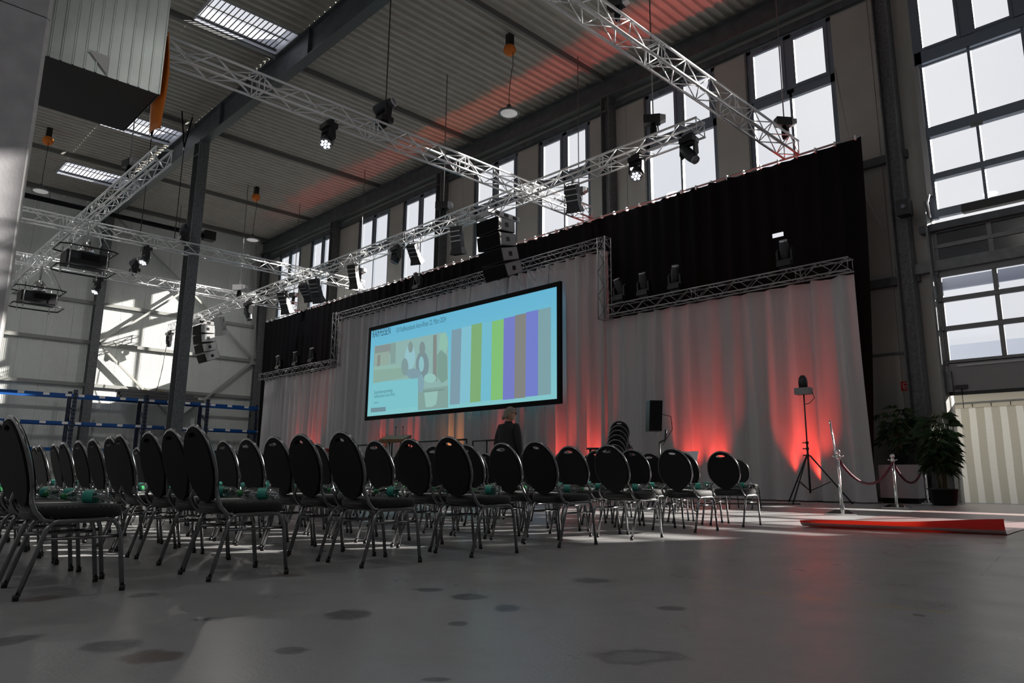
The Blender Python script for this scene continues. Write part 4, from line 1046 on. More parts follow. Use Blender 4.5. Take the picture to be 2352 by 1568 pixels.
o = G().box(XK+0.4, XK+0.5, 16.5, 19.2, 1.62, 1.84).obj('red_beam', red); 
rt = thing('red_trolley', 'red-framed trolley in front of the blue rack corner', 'trolley', (XK+1.0, 17.3, 0)); o.parent = rt; o.location = (-XK-1.0, -17.3, 0)
G().box(-0.5, 0.5, -1.0, 1.8, 0.2, 0.3).obj('deck', BLACK, rt)
for sx in (-0.45, 0.45):
    for sy in (-0.9, 1.7): G().box(sx-0.04, sx+0.04, sy-0.04, sy+0.04, 0.0, 1.7).obj('post', BLACK, rt)
cb = G().tube([atX(383, 790, -42.0), atX(372, 850, -42.0), atX(362, 890, -42.2), atX(350, 912, -42.3)], 0.02, 6).obj('hanging_cable', CABLE); tag(cb, 'black cable dropping from the stage truss tip to the rack', 'cable')

# ================================================================== ENTRANCE CORNER
# ---- red carpet with a curled front edge
fl_, fr_ = atZ(1835, 1212), atZ(2308, 1231); bl_, br_ = Vector((-4.88, 19.3, 0)), Vector((-2.62, 19.3, 0))
def carpet_mat():
    m = bpy.data.materials.new('red_carpet'); m.use_nodes = True; nt = m.node_tree; nt.nodes.clear(); N = nt.nodes.new; L = nt.links.new
    o = N('ShaderNodeOutputMaterial'); d = N('ShaderNodeBsdfDiffuse'); t = N('ShaderNodeBsdfTranslucent'); g = N('ShaderNodeBsdfGlossy'); a = N('ShaderNodeMixShader'); b = N('ShaderNodeMixShader'); f = N('ShaderNodeFresnel')
    tc = N('ShaderNodeTexCoord'); n = N('ShaderNodeTexNoise'); n.inputs['Scale'].default_value = 60; bp = N('ShaderNodeBump'); bp.inputs['Strength'].default_value = 0.5; bp.inputs['Distance'].default_value = 0.01
    L(tc.outputs['Object'], n.inputs['Vector']); L(n.outputs['Fac'], bp.inputs['Height'])
    d.inputs['Color'].default_value = (0.42, 0.045, 0.055, 1); t.inputs['Color'].default_value = (0.80, 0.03, 0.01, 1); g.inputs['Roughness'].default_value = 0.38; f.inputs['IOR'].default_value = 1.35
    L(bp.outputs['Normal'], g.inputs['Normal']); L(bp.outputs['Normal'], d.inputs['Normal'])
    a.inputs[0].default_value = 0.42; L(d.outputs[0], a.inputs[1]); L(t.outputs[0], a.inputs[2]); L(f.outputs[0], b.inputs[0]); L(a.outputs[0], b.inputs[1]); L(g.outputs[0], b.inputs[2]); L(b.outputs[0], o.inputs[0]); return m
ds = [0, 0.015, 0.03, 0.05, 0.075, 0.10, 0.13, 0.17, 0.22, 0.30, 0.5, 0.8, 1.2]+[1.2+9.0*k/18 for k in range(1, 19)]
nu = 24; nv = len(ds)-1; vs = []; fs = []
for j, d in enumerate(ds):
    v = d/10.2
    for i in range(nu+1):
        u = i/nu; p = (fl_*(1-u)+fr_*u)*(1-v)+(bl_*(1-u)+br_*u)*v
        curl = 0.068+0.085*u+0.012*math.sin(u*7+1)
        k = max(0.0, 1-d/0.24); z = 0.006+curl*(k*k*(1.6-0.6*k)) + (0.012*math.sin(u*11+d*3)*max(0, 1-d/1.2)*0.5+0.006*max(0, 1-d/1.2) if d > 0.2 else 0.006)
        vs.append((p.x, p.y+0.10*k*k-0.06, max(0.004, z)))
for j in range(nv):
    for i in range(nu): a = j*(nu+1)+i; fs.append((a, a+1, a+nu+2, a+nu+1))
g = G(); g.add(vs, fs, True)
me = g.mesh('red_carpet', carpet_mat())
cp = link('red_carpet', me); tag(cp, 'red carpet runner with its front edge curled up, leading to the roller door', 'carpet')
# ---- rope stanchions
ROPE = mat('rope_velvet', (0.10, 0.004, 0.02), 0.8)
def stanchion(label, p, rz=0.0, tall=1.05):
    t = thing('rope_stanchion', label, 'stanchion', (p.x, p.y, 0), (0, 0, rz))
    g = G(); b = 0.24
    vs = [(-b,-b,0),(b,-b,0),(b,b,0),(-b,b,0),(-b,-b,0.02),(b,-b,0.02),(b,b,0.02),(-b,b,0.02),(-0.10,-0.10,0.075),(0.10,-0.10,0.075),(0.10,0.10,0.075),(-0.10,0.10,0.075)]
    g.add(vs, [(3,2,1,0),(0,1,5,4),(1,2,6,5),(2,3,7,6),(3,0,4,7),(4,5,9,8),(5,6,10,9),(6,7,11,10),(7,4,8,11),(8,9,10,11)]); g.obj('base', CHROME, t)
    G().lathe([(0.030, 0.07), (0.027, 0.10), (0.025, tall-0.14)], 14).obj('post', CHROME, t)
    G().lathe([(0.028, tall-0.16), (0.042, tall-0.14), (0.042, tall-0.10), (0.028, tall-0.08)], 14).obj('collar', CHROME, t)
    G().sphere((0, 0, tall-0.035), 0.048, 14, 10).obj('ball', CHROME, t)
    for k in range(2): G().tube([(0.04*(1-2*k), 0, tall-0.12), (0.09*(1-2*k), 0, tall-0.10)], 0.010, 6).obj('ring', CHROME, t)
    return t
s1, s2, s3 = atZ(1934, 1181), atZ(2060, 1166), atZ(2131, 1156)
stanchion('chrome rope stanchion closest to the curled carpet edge', s1, 0.3); stanchion('chrome rope stanchion in the middle of the rope line', s2, 0.2); stanchion('chrome rope stanchion beside the potted palm', s3, 0.2)
def rope(label, a, b_, za, zb, sag):
    pts = []
    for k in range(17):
        u = k/16; p = a*(1-u)+b_*u; pts.append((p.x, p.y, za*(1-u)+zb*u-sag*4*u*(1-u)))
    o = G().tube(pts, 0.024, 8).obj('barrier_rope', ROPE); tag(o, label, 'rope')
rope('dark red rope sagging between the first and middle stanchions', s1, s2, 0.90, 0.90, 0.42)
rope('dark red rope sagging between the middle and palm-side stanchions', s2, s3, 0.90, 0.90, 0.42)
# sign post leaning in the first stanchion
tp_ = atY(1905, 966, s1.y)
o = G().tube([(s1.x+0.05, s1.y-0.03, 0.08), (s1.x-0.01, s1.y-0.03, 0.9), (tp_.x+0.02, s1.y-0.03, tp_.z)], [0.012, 0.014, 0.016], 8).obj('sign_pole', CHROME); tag(o, 'slim chrome pole rising from the first stanchion', 'pole')
# ---- palms
LEAF = mat('palm_leaf', (0.022, 0.055, 0.018), 0.5, noise=0.5, nscale=4)
def palm(label, p, h, rad, n_st, n_lf, seed, pot_r=0.24, pot_h=0.34, potm=None, zb=0.0, low=0.25, leaf=(0.2, 0.45)):
    r = random.Random(seed); t = thing('potted_palm', label, 'plant', (p.x, p.y, zb))
    if pot_r: G().lathe([(pot_r*0.78, 0.0), (pot_r*0.98, pot_h*0.92), (pot_r*1.06, pot_h*0.93), (pot_r*1.06, pot_h), (pot_r*0.96, pot_h), (pot_r*0.93, pot_h-0.05), (0.01, pot_h-0.05)], 20).obj('pot', potm or BLACK, t)
    gl = G()
    for i in range(n_st):
        a = r.uniform(0, 2*PI); rr = r.uniform(0.02, 0.12); hh = h*r.uniform(0.6, 0.97); dx, dy = math.cos(a)*rad*0.5*r.random(), math.sin(a)*rad*0.5*r.random()
        pts = [Vector((math.cos(a)*rr, math.sin(a)*rr, pot_h-0.06)), Vector((math.cos(a)*rr*1.2+dx*0.4, math.sin(a)*rr*1.2+dy*0.4, hh*0.55)), Vector((dx, dy, hh))]
        G().tube(pts, [0.014, 0.011, 0.007], 6).obj('stem', mat('palm_stem', (0.10, 0.085, 0.03), 0.7), t)
        for k in range(n_lf):
            u = low+(1-low)*(k+r.random())/n_lf; base = pts[0]*(1-u)**2+pts[1]*2*u*(1-u)+pts[2]*u*u
            az = r.uniform(0, 2*PI); el = r.uniform(-0.15, 0.8); L = rad*r.uniform(0.35, 0.8)
            tip = base+Vector((math.cos(az)*math.cos(el), math.sin(az)*math.cos(el), math.sin(el)))*L
            nf = 7
            for q in range(nf):      # fan of narrow leaflets at the twig tip
                a2 = az+(q-(nf-1)/2)*0.42+r.uniform(-0.1, 0.1); e2 = el-0.35+r.uniform(-0.35, 0.25); ll = r.uniform(*leaf)
                dv = Vector((math.cos(a2)*math.cos(e2), math.sin(a2)*math.cos(e2), math.sin(e2))); sd = dv.cross(Vector((0, 0, 1))).normalized()*0.010
                m_ = tip+dv*ll*0.5+Vector((0, 0, 0.03)); e_ = tip+dv*ll-Vector((0, 0, 0.10*ll/0.3))
                gl.add([tip, m_+sd, e_, m_-sd], [(0, 1, 2), (0, 2, 3)], False)
            gl.tube([base, tip], 0.004, 3, cap=False)
    f = gl.obj('foliage', LEAF, t); f['kind'] = 'stuff'
    return t
palm('tall bushy potted palm in a black pot beside the roller door', Vector((-5.0, 17.75, 0)), 2.2, 0.36, 16, 7, 4, 0.30, 0.36, low=0.40, leaf=(0.16, 0.34))
wp = Vector((-6.05, 18.5, 0))
o = thing('planter_box', 'square grey planter box standing against the wall', 'planter', (wp.x, wp.y, 0))
G().box(-0.42, 0.42, -0.35, 0.35, 0.12, 0.88).obj('body', mat('planter_grey', (0.34, 0.34, 0.36), 0.7, noise=0.05, nscale=20), o); G().box(-0.39, 0.39, -0.32, 0.32, 0.0, 0.12).obj('plinth', BLACKM, o)
palm('smaller dark palm growing above the square planter box', Vector((wp.x, wp.y, 0)), 1.35, 0.45, 9, 6, 9, 0.20, 0.25, None, 0.88, leaf=(0.16, 0.32))
# ---- fire hose sign
sg = thing('fire_sign', 'small red square fire hose sign on the wall', 'sign', atY(2081, 886, YS-0.03))
G().box(-0.12, 0.12, -0.006, 0.006, -0.12, 0.12).obj('plate', mat('sign_red', (0.5, 0.02, 0.015), 0.5), sg)
G().tube([(0.055*math.cos(a)-0.01, -0.009, 0.03+0.05*math.sin(a)) for a in [2*PI*k/14 for k in range(14)]], 0.008, 5, closed=True).obj('hose_ring', WHITE, sg)
G().tube([(-0.055, -0.009, 0.01), (-0.05, -0.009, -0.07), (0.02, -0.009, -0.08), (0.05, -0.009, -0.04)], 0.008, 5).obj('hose_line', WHITE, sg)
# ---- tripod with beacon lamp
def tripod(label, p, h, spread, head):
    t = thing('lamp_tripod', label, 'tripod', (p.x, p.y, 0))
    for k in range(3):
        a = 0.5+2*PI*k/3; f0 = Vector((math.cos(a)*spread, math.sin(a)*spread, 0.02))
        G().tube([f0, Vector((math.cos(a)*0.04, math.sin(a)*0.04, h*0.44))], 0.016, 6).obj('leg', BLACK, t)
        G().tube([f0*0.52+Vector((0, 0, h*0.20)), Vector((0, 0, h*0.12))], 0.010, 6).obj('leg_strut', BLACK, t)
    G().tube([(0, 0, h*0.10), (0, 0, h*0.55)], 0.024, 8).obj('lower_pole', BLACK, t); G().tube([(0, 0, h*0.5), (0, 0, h)], 0.016, 8).obj('upper_pole', BLACK, t)
    for zz in (0.44, 0.50, 0.555): 
        G().lathe([(0.035, h*zz-0.025), (0.035, h*zz+0.025)], 10).obj('collar', BLACK, t); G().tube([(0, 0, h*zz), (-0.10, -0.02, h*zz)], 0.012, 6).obj('knob', BLACK, t)
    head(t, h); return t
def beacon(t, h):
    G().box(-0.17, 0.17, -0.11, 0.11, h, h+0.15).obj('lamp_box', mat('beacon_box', (0.25, 0.25, 0.26), 0.5), t)
    G().lathe([(0.095, h+0.15), (0.10, h+0.30), (0.085, h+0.38), (0.045, h+0.43), (0.01, h+0.44)], 14).obj('dome', BLACK, t)
    G().tube([(0.2, 0, h+0.05), (0.24, 0, h-0.1), (0.12, 0, h-0.2), (0.02, 0, h-0.22)], 0.008, 5).obj('cable', CABLE, t)
tripod('tall black tripod with dome lamp in front of the red glow', Vector((-7.15, 15.9, 0)), 2.42, 0.85, beacon)
def monitor(t, h):
    G().tube([(0, 0, h), (0.10, 0.05, h+0.05), (0.12, 0.06, h+0.25)], 0.022, 6).obj('arm', BLACK, t)
    b = G(); q = Matrix.Rotation(0.9, 3, 'Z')
    c = Vector((-0.10, -0.02, h+0.52)); b.obox(c, q @ Vector((0.13, 0, 0)), q @ Vector((0, 0.13, 0)), Vector((0.02, 0, 0.30))); b.obj('speaker_box', BLACK, t)
    g2 = G(); g2.obox(c-q @ Vector((0, 0.135, 0)), q @ Vector((0.12, 0, 0)), q @ Vector((0, 0.006, 0)), Vector((0.02, 0, 0.285))); g2.obj('grille', GRILLE, t)
    G().tube([(0.05, 0.05, h+0.55), (0.22, 0.1, h+0.5), (0.24, 0.1, h+0.25), (0.06, 0.02, h-0.05)], 0.008, 5).obj('cable', CABLE, t)
tripod('black column speaker on a stand in front of the white drape', Vector((-8.35, 11.95, 0)), 1.25, 0.45, monitor)
# ---- stage clutter near the rows
def place(lab, x, y, rz, z=0.0, grp='spare chairs on the stage side', rx=0.0):
    o = dup(chair0, (x, y, z), (rx, 0, rz), lab, grp); return o
place('spare black chair alone near the foot of the white drape', -7.15, 13.0, 0.15)
place('spare black chair behind the aisle end of the last row', -8.05, 11.9, 0.2)
place('spare black chair half hidden behind the music stand', -7.75, 12.2, -0.1)
for k in range(9):
    place('chair in the tall stack behind the rows, %s from the floor' % ORD[k], -9.75-0.015*k, 12.3+0.045*k, 0.45, 0.10*k, 'stacked black chairs', rx=-0.03*k)
for k in range(5):
    o = thing('stacked_stool', 'black folded stool in the low pile beside the chair stack, %s from the floor' % ORD[k], 'stool', (-10.35, 12.4, 0.24*k), group='piled black stools')
    G().lathe([(0.20, 0.20), (0.215, 0.205), (0.215, 0.235), (0.20, 0.24)], 18).obj('seat', BLACK, o)
    for a in (0, PI/2, PI, 1.5*PI): G().tube([(0.17*math.cos(a), 0.17*math.sin(a), 0.20), (0.20*math.cos(a), 0.20*math.sin(a), 0.0)], 0.014, 6).obj('leg', BLACK, o)
ms = thing('music_stand', 'black music stand with a white sheet behind the last aisle chair', 'music stand', (-7.0, 10.6, 0), (0, 0, 0.3))
G().tube([(0, 0, 0.15), (0, 0, 0.86)], 0.012, 6).obj('pole', BLACK, ms)
for a in (0, 2.1, 4.2): G().tube([(0, 0, 0.2), (0.28*math.cos(a), 0.28*math.sin(a), 0.01)], 0.010, 6).obj('leg', BLACK, ms)
g = G(); g.add([(-0.28, -0.02, 0.80), (0.28, -0.02, 0.80), (0.31, 0.06, 1.02), (-0.31, 0.06, 1.02), (-0.28, -0.012, 0.80), (0.28, -0.012, 0.80), (0.31, 0.068, 1.02), (-0.31, 0.068, 1.02)], [(0,1,2,3),(7,6,5,4),(0,4,5,1),(1,5,6,2),(2,6,7,3),(3,7,4,0)]); g.obj('desk', mat('sheet_grey', (0.6, 0.6, 0.66), 0.6), ms)
# ---- low stage platform with handrails, lectern and flowers
pf = thing('stage_platform', 'low black stage platform in front of the screen', 'platform', (-20.2, 15.2, 0))
G().box(-4.6, 4.6, -1.2, 1.2, 0.52, 0.60).obj('deck', BLACK, pf); G().box(-4.55, 4.55, -1.18, -1.14, 0, 0.52).obj('skirt', BLACKM, pf)
for x in (-4.4, 0, 4.4):
    for y in (-1.0, 1.0): G().box(x-0.04, x+0.04, y-0.04, y+0.04, 0, 0.52).obj('leg', BLACK, pf)
def rail(label, x0, x1, y, z):
    t = thing('stage_handrail', label, 'handrail', (x0, y, 0.6)); L = x1-x0
    G().tube([(0, 0, z-0.6), (L, 0, z-0.6)], 0.028, 8).obj('top_bar', BLACK, t); G().tube([(0, 0, (z-0.6)*0.5), (L, 0, (z-0.6)*0.5)], 0.018, 6).obj('mid_bar', BLACK, t)
    for k in range(3): G().tube([(L*k/2, 0, 0), (L*k/2, 0, z-0.6)], 0.026, 8).obj('post', BLACK, t)
rail('black stage handrail in front of the orange glow', -19.4, -16.9, 14.2, 1.64)
rail('black stage handrail behind the lectern', -22.0, -19.9, 14.3, 1.68)
rail('black lower handrail at the far side of the lectern', -24.2, -22.2, 14.4, 1.62)
rail('black handrail set back behind the orange glow handrail', -18.6, -17.2, 15.9, 1.70)
lc = thing('lectern', 'wooden lectern with two gooseneck microphones', 'lectern', (-19.75, 13.6, 0), (0, 0, 0.5))
WOOD = mat('lectern_wood', (0.20, 0.11, 0.045), 0.5, noise=0.3, nscale=6, stretch=(1, 8, 8))
g = G(); g.add([(-0.42, -0.30, 1.70), (0.42, -0.30, 1.70), (0.42, 0.32, 1.86), (-0.42, 0.32, 1.86), (-0.42, -0.28, 1.60), (0.42, -0.28, 1.60), (0.42, 0.30, 1.76), (-0.42, 0.30, 1.76)], [(0,1,2,3),(7,6,5,4),(0,4,5,1),(1,5,6,2),(2,6,7,3),(3,7,4,0)]); g.obj('reading_top', WOOD, lc)
for x in (-0.2, 0.2): G().tube([(x, 0, 0.03), (x, 0, 1.68)], 0.03, 8).obj('post', ALU_D, lc)
G().box(-0.35, 0.35, -0.25, 0.25, 0, 0.03).obj('foot_plate', BLACK, lc)
for x in (-0.12, 0.14):
    G().tube([(x, 0.25, 1.83), (x+0.02, 0.2, 2.0), (x+0.10, 0.05, 2.10)], 0.008, 6).obj('gooseneck', BLACK, lc); G().sphere((x+0.10, 0.05, 2.10), 0.025, 8, 6).obj('microphone', BLACK, lc)
rb = thing('red_counter', 'red box-shaped counter at the stage end', 'counter', (-24.9, 13.9, 0))
G().box(-0.45, 0.45, -0.3, 0.3, 0, 1.52).obj('body', mat('counter_red', (0.36, 0.02, 0.012), 0.5), rb); G().box(-0.25, 0.30, -0.31, -0.30, 0.75, 1.30).obj('panel', BLACKM, rb)
fw = thing('dried_arrangement', 'dry twig arrangement in a vase beside the lectern', 'plant', (-20.9, 13.9, 0.0))
G().lathe([(0.10, 0.0), (0.14, 0.3), (0.09, 0.7), (0.11, 0.9)], 12).obj('vase', mat('vase', (0.12, 0.10, 0.09), 0.5), fw)
tw = G()
for k in range(46):
    a = rnd.uniform(0, 2*PI); rr = rnd.uniform(0.05, 0.32); tw.tube([(0, 0, 0.85), (rr*0.4*math.cos(a), rr*0.4*math.sin(a), 1.2), (rr*math.cos(a), rr*math.sin(a), rnd.uniform(1.3, 1.95))], 0.006, 4)
f = tw.obj('twigs', mat('dry_twig', (0.16, 0.10, 0.05), 0.8), fw); f['kind'] = 'stuff'
cbl = G().tube([(-10.5, 14.3, 0.012), (-9.6, 14.0, 0.012), (-8.7, 14.25, 0.012), (-8.0, 15.0, 0.012), (-7.3, 15.7, 0.012)], 0.012, 6).obj('floor_cable', CABLE); tag(cbl, 'black cable on the floor leading to the tripod', 'cable')
wi = G().tube([atY(1918, 160, 19.2), atY(1950, 320, 19.2), atY(1985, 440, 19.2), atY(2010, 495, 19.2), atY(2033, 532, 19.2)], 0.012, 5).obj('loose_wire', ALU_D); tag(wi, 'thin pale wire hanging down beside the black drape', 'wire')
cm = thing('wall_camera', 'small dark sensor box on the column above the roller door rail', 'sensor', (-5.55, YS-0.65, 7.3))
G().box(-0.15, 0.15, -0.12, 0.2, -0.25, 0.15).obj('case', BLACK, cm); G().lathe([(0.06, 0), (0.06, 0.05)], 10, (0.02, -0.12, -0.05), 0, Matrix.Rotation(PI/2, 3, 'X')).obj('lens', LENS, cm); G().bar((0.0, 0.1, 0.0), (0.0, 0.4, 0.0), 0.08, 0.08).obj('arm', STEEL_L, cm)

# ================================================================== PERSON
def person():
    p = thing('person', 'person in a dark suit with grey hair and glasses standing behind the chair rows', 'person', (-9.2, 8.67, 0), (0, 0, 0.12))
    # body faces +Y locally; joints: (pos, radius)
    J = {'pel': ((0, 0, 0.96), 0.16), 'waist': ((0, 0.0, 1.12), 0.150), 'chest': ((0, 0.01, 1.30), 0.165), 'neck0': ((0, -0.005, 1.47), 0.085), 'neck': ((0, 0.005, 1.52), 0.056), 'skull': ((0, 0.02, 1.58), 0.055),
         'hipL': ((-0.095, 0, 0.90), 0.11), 'kneeL': ((-0.10, 0.02, 0.50), 0.072), 'ankL': ((-0.10, -0.02, 0.09), 0.05), 'toeL': ((-0.11, 0.14, 0.045), 0.042),
         'hipR': ((0.095, 0, 0.90), 0.11), 'kneeR': ((0.10, 0.02, 0.50), 0.072), 'ankR': ((0.10, -0.02, 0.09), 0.05), 'toeR': ((0.11, 0.14, 0.045), 0.042),
         'shL': ((-0.17, 0, 1.42), 0.085), 'elL': ((-0.25, -0.02, 1.13), 0.062), 'wrL': ((-0.25, 0.05, 0.88), 0.042), 'shR': ((0.17, 0, 1.42), 0.085), 'elR': ((0.25, -0.02, 1.13), 0.062), 'wrR': ((0.25, 0.06, 0.88), 0.042)}
    E_ = [('pel','waist'),('waist','chest'),('chest','neck0'),('neck0','neck'),('neck','skull'),('pel','hipL'),('hipL','kneeL'),('kneeL','ankL'),('ankL','toeL'),('pel','hipR'),('hipR','kneeR'),('kneeR','ankR'),('ankR','toeR'),('chest','shL'),('shL','elL'),('elL','wrL'),('chest','shR'),('shR','elR'),('elR','wrR')]
    ks = list(J); me = bpy.data.meshes.new('body'); me.from_pydata([J[k][0] for k in ks], [(ks.index(a), ks.index(b)) for a, b in E_], [])
    o = bpy.data.objects.new('body', me); COL.objects.link(o)
    md = o.modifiers.new('skin', 'SKIN'); md.use_smooth_shade = True
    for i, k in enumerate(ks):
        r = J[k][1]; sv = me.skin_vertices[0].data[i]; sv.radius = (r*1.18, r*0.9) if k in ('pel', 'waist', 'chest') else (r, r); sv.use_root = (k == 'pel')
    sb = o.modifiers.new('sub', 'SUBSURF'); sb.levels = 2; sb.render_levels = 2
    bpy.context.view_layer.update(); ev = bpy.data.meshes.new_from_object(o.evaluated_get(bpy.context.evaluated_depsgraph_get()))
    bpy.data.objects.remove(o)
    suit = mat('dark_suit', (0.010, 0.010, 0.013), 0.75); skin = mat('skin', (0.42, 0.24, 0.17), 0.55); shirt = mat('shirt', (0.35, 0.36, 0.40), 0.7)
    for m in (suit, skin): ev.materials.append(m)
    ev.materials.clear(); ev.materials.append(suit); ev.materials.append(skin)
    for f in ev.polygons: f.material_index = 1 if f.center.z > 1.51 else 0; f.use_smooth = True
    body = link('body', ev, p)
    # jacket skirt and collar
    g = G(); rows = [(1.40, 0.20, 0.135), (1.25, 0.205, 0.145), (1.08, 0.195, 0.14), (0.92, 0.215, 0.155), (0.78, 0.225, 0.165)]
    vs = []; n = 24
    for z, rx, ry in rows:
        for k in range(n): a = 2*PI*k/n; vs.append((rx*math.cos(a), ry*math.sin(a), z))
    g.add(vs, [(i*n+k, i*n+(k+1) % n, (i+1)*n+(k+1) % n, (i+1)*n+k) for i in range(len(rows)-1) for k in range(n)], True); g.obj('jacket', suit, p)
    G().lathe([(0.078, 1.455), (0.072, 1.50), (0.066, 1.525)], 16, (0, 0.0, 0), 0, None, cap=False).obj('collar', suit, p)
    # head
    hd = bpy.data.objects.new('head', None); COL.objects.link(hd)
    vs = []; nu, nv = 20, 16; c = Vector((0, 0.03, 1.655))
    for j in range(nv+1):
        v = PI*j/nv; z = -math.cos(v)
        for i in range(nu):
            a = 2*PI*i/nu; rx, ry = 0.078*math.sin(v), 0.098*math.sin(v)
            if z < -0.2: rx *= 1-0.32*(-z-0.2); ry *= 1-0.12*(-z-0.2)
            x, y = rx*math.cos(a), ry*math.sin(a)
            if z < -0.1 and y > 0: y += 0.012*(-z)
            vs.append(c+Vector((x, y, 0.122*z)))
    bpy.data.objects.remove(hd)
    h = G().add(vs, [(j*nu+i, j*nu+(i+1) % nu, (j+1)*nu+(i+1) % nu, (j+1)*nu+i) for j in range(nv) for i in range(nu)], True).obj('head', skin, p)
    g = G(); g.add([c+Vector(q) for q in ((-0.012, 0.088, 0.03), (0.012, 0.088, 0.03), (0.018, 0.098, -0.025), (0, 0.122, -0.018), (-0.018, 0.098, -0.025))], [(0, 1, 3), (1, 2, 3), (2, 4, 3), (4, 0, 3), (0, 4, 2, 1)], True); g.obj('nose', skin, h)
    G().box(-0.022, 0.022, 0.083, 0.094, 1.588, 1.594).obj('mouth', mat('lips', (0.25, 0.09, 0.07), 0.5), h)
    for sd in (-1, 1):
        G().sphere(c+Vector((sd*0.080, 0.0, -0.005)), 0.030, 8, 6, (0.35, 0.7, 1.0)).obj('ear', skin, h)
        G().sphere(c+Vector((sd*0.032, 0.086, 0.012)), 0.012, 8, 6).obj('eye', mat('eye', (0.02, 0.02, 0.02), 0.2), h)
        ring = [c+Vector((sd*0.034+0.026*math.cos(a), 0.104, 0.010+0.020*math.sin(a))) for a in [2*PI*k/10 for k in range(10)]]
        G().tube(ring, 0.003, 5, closed=True).obj('glasses_rim', BLACK, h); G().tube([c+Vector((sd*0.060, 0.102, 0.014)), c+Vector((sd*0.080, 0.0, 0.018))], 0.0028, 5).obj('glasses_temple', BLACK, h)
    vs = []
    for j in range(9):
        v = j/8
        for i in range(22):
            a = 2*PI*i/22; back = 0.5-0.5*math.sin(a)              # 1 at the back of the head
            lowz = 0.07-0.165*back**0.8; z = 0.128-(0.128-lowz)*v**1.3; zz = max(-1, min(1, z/0.128)); s = math.sqrt(max(0.0, 1-zz*zz))
            vs.append(c+Vector((0.087*s*math.cos(a), 0.106*s*math.sin(a)-0.004-0.014*back*v, z+0.004)))
    g = G(); g.add(vs, [(j*22+i, j*22+(i+1) % 22, (j+1)*22+(i+1) % 22, (j+1)*22+i) for j in range(8) for i in range(22)], True)
    G().tube([c+Vector((0, -0.10, -0.03)), c+Vector((0, -0.125, -0.06)), c+Vector((0, -0.12, -0.10))], [0.022, 0.030, 0.018], 8).obj('ponytail', mat('grey_hair', (0.24, 0.22, 0.19), 0.8, noise=0.4, nscale=60, bump=0.5, bscale=120), h)
    ho = g.obj('hair', mat('grey_hair', (0.16, 0.145, 0.125), 0.8, noise=0.4, nscale=60, bump=0.5, bscale=120), h)
    h.rotation_euler = (0, 0, -1.0)
    # hands with five fingers
    for sd in (-1, 1):
        w = Vector((sd*0.25, 0.055, 0.88)); hg = G()
        hg.obox(w+Vector((0, 0.012, -0.055)), (0.014, 0, 0), (0, 0.038, 0.006), (0, 0.01, -0.05))
        for q in range(4):
            b0 = w+Vector((0, -0.018+0.022*q+0.01, -0.10)); L = (0.062, 0.075, 0.082, 0.07)[q]
            hg.tube([b0, b0+Vector((-sd*0.004, 0.006, -L*0.5)), b0+Vector((-sd*0.018, 0.008, -L))], [0.009, 0.0085, 0.007], 6)
        b0 = w+Vector((0, 0.048, -0.035)); hg.tube([b0, b0+Vector((-sd*0.01, 0.024, -0.03)), b0+Vector((-sd*0.016, 0.028, -0.062))], [0.011, 0.010, 0.008], 6)
        hg.obj('hand', skin, p)
    return p
person()

# ================================================================== OUTSIDE THE ROLLER DOOR
def translucent(name, col, a=0.6):
    return cloth_mat(name, col, a)
TENT = cloth_mat('tent_pvc', (0.72, 0.69, 0.60), 0.55); TENTC = cloth_mat('tent_film', (0.46, 0.43, 0.34), 0.6)
tw_ = thing('tent_wall', 'cream tent side curtain with clear vertical strips outside the roller door', 'tent', (-6.2, 21.1, 0))
x = 0.0; k = 0
while x < 7.0:
    w = 0.155 if k % 2 == 0 else 0.19
    g = G(); vs = []; nn = 12
    for j in range(nn+1):
        z = -0.03+2.38*j/nn; dxx = 0.006*math.sin(j*0.5+k*0.3)
        vs += [(x+dxx, 0.012*math.sin(k*1.5), z), (x+w+dxx, 0.012*math.sin((k+1)*1.5), z)]
    g.add(vs, [(2*j, 2*j+1, 2*j+3, 2*j+2) for j in range(nn)], True)
    g.obj('strip' if k % 2 == 0 else 'film', TENT if k % 2 == 0 else TENTC, tw_); x += w; k += 1
G().box(0, 7.0, -0.005, 0.02, 2.34, 2.95).obj('hem', TENT, tw_)
G().tube([(0, -0.05, 2.46), (7.0, -0.05, 2.52)], 0.022, 8).obj('rail', STEEL_L, tw_)
for q in range(16): G().tube([(0.3+0.42*q, -0.05, 2.48), (0.3+0.42*q, -0.02, 2.36)], 0.010, 5).obj('ring', BLACK, tw_)
for xx in (-0.02, 7.0): G().box(xx-0.05, xx+0.05, -0.05, 0.05, -0.05, 2.6).obj('post', ALU_D, tw_)
tr_ = G(); 
for (ya, yb, za, zb) in ((20.6, 24.5, 2.72, 4.55), (24.5, 28.4, 4.55, 2.72)):
    tr_.add([(-6.9, ya, za), (6, ya, za), (6, yb, zb), (-6.9, yb, zb)], [(0, 1, 2, 3)])
tro = thing('tent_roof', 'white tent roof seen through the lower panes of the roller door', 'tent', (0, 0, 0))
tr_.add([(-6.9, 20.6, 2.72), (-6.9, 24.5, 4.55), (-6.9, 28.4, 2.72)], [(0, 1, 2)])
tr_.obj('sheet', cloth_mat('tent_roof_pvc', (0.62, 0.68, 0.80), 0.3), tro)
G().tube([(-6.9, 20.6, 2.72), (6, 20.6, 2.72)], 0.05, 8).obj('eaves_tube', ALU_D, tro)
for xx in (-6.85, 5.9):
    for yy in (20.6, 28.4): G().tube([(xx, yy, -0.05), (xx, yy, 2.72)], 0.05, 8).obj('post', ALU_D, tro)
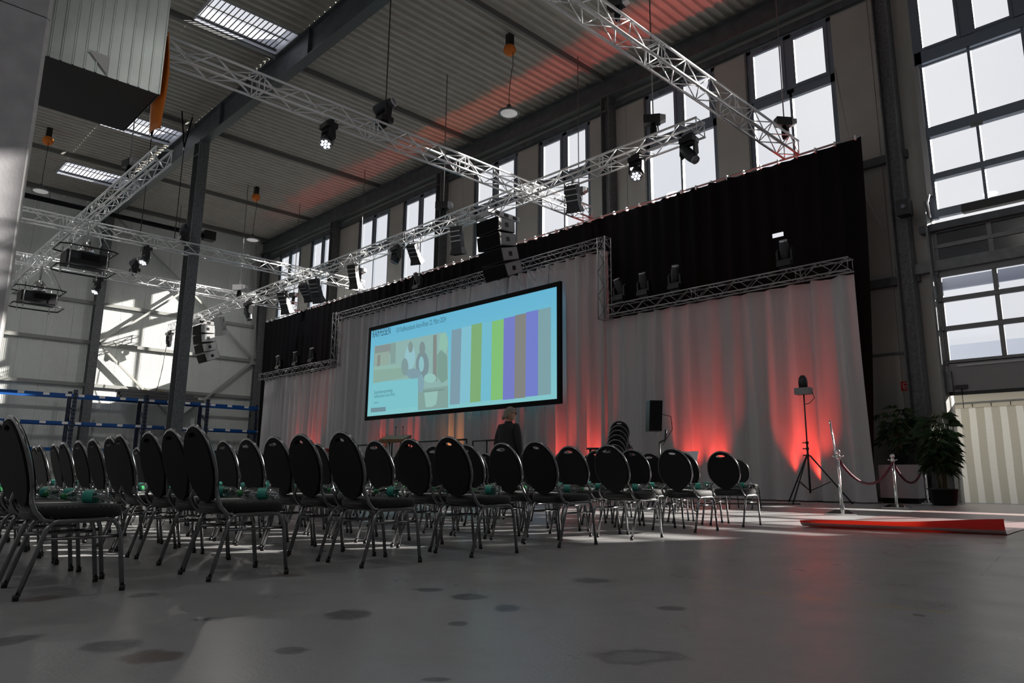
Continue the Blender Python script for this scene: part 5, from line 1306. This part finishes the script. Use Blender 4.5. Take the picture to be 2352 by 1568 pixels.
cn = G().box(-8, 3, YS+0.26, YS+0.42, 5.22, 5.50).obj('door_canopy', mat('canopy_blue', (0.28, 0.32, 0.44), 0.6)); tag(cn, 'blue-grey canopy edge outside above the roller door', 'canopy')
ch_ = G(); ch_.lathe([(0.22, -0.05), (0.20, 14.2)], 12, (-4.4, 40.0, 0)); cho = ch_.obj('chimney_pole', mat('chimney', (0.20, 0.30, 0.36), 0.5)); tag(cho, 'blue-grey mast outside behind the glazed bay', 'mast')
wr_ = G().tube([(-12, 40.2, 11.4), (-8, 40.2, 12.0), (-4.4, 40.2, 13.3), (2, 40.2, 14.2), (10, 40.2, 15.5)], 0.025, 5).obj('overhead_wire', CABLE); tag(wr_, 'thin overhead wire outside reaching the mast', 'wire')
def bare_tree(label, base, h, seed, spread=0.35):
    r = random.Random(seed); t = thing('bare_tree', label, 'tree', base); g = G(); tk = G()
    def grow(p, d, L, rad, lev):
        q = p+d*L; (tk if lev == 0 else g).tube([p, q], [rad, rad*0.7], 5 if lev < 2 else 3, cap=False)
        if lev >= 4: return
        for k in range(4 if lev else 6):
            nd = (d+Vector((r.uniform(-1, 1), r.uniform(-1, 1), r.uniform(0.0, 0.9)))*(0.55+spread)).normalized()
            grow(p+d*L*r.uniform(0.45, 1.0), nd, L*r.uniform(0.45, 0.68), rad*0.55, lev+1)
    grow(Vector((0, 0, 0)), Vector((0, 0, 1)), h*0.42, 0.16, 0)
    tk.obj('trunk', mat('bark', (0.10, 0.085, 0.07), 0.9), t); f = g.obj('twigs', mat('bark', (0.10, 0.085, 0.07), 0.9), t); f['kind'] = 'stuff'
bare_tree('thin bare tree outside the window behind the stage truss end', (-27.0, 46, -0.04), 24, 3)
bare_tree('bare tree outside the window behind the flood lamp', (-37.0, 48, -0.04), 24, 5)
bare_tree('leafless brown shrubbery beside the tent roof outside', (-8.2, 32, -0.04), 5.8, 8, 0.7)
bare_tree('leafless brown shrub just behind the tent roof outside', (-6.5, 33, -0.04), 5.4, 9, 0.7)
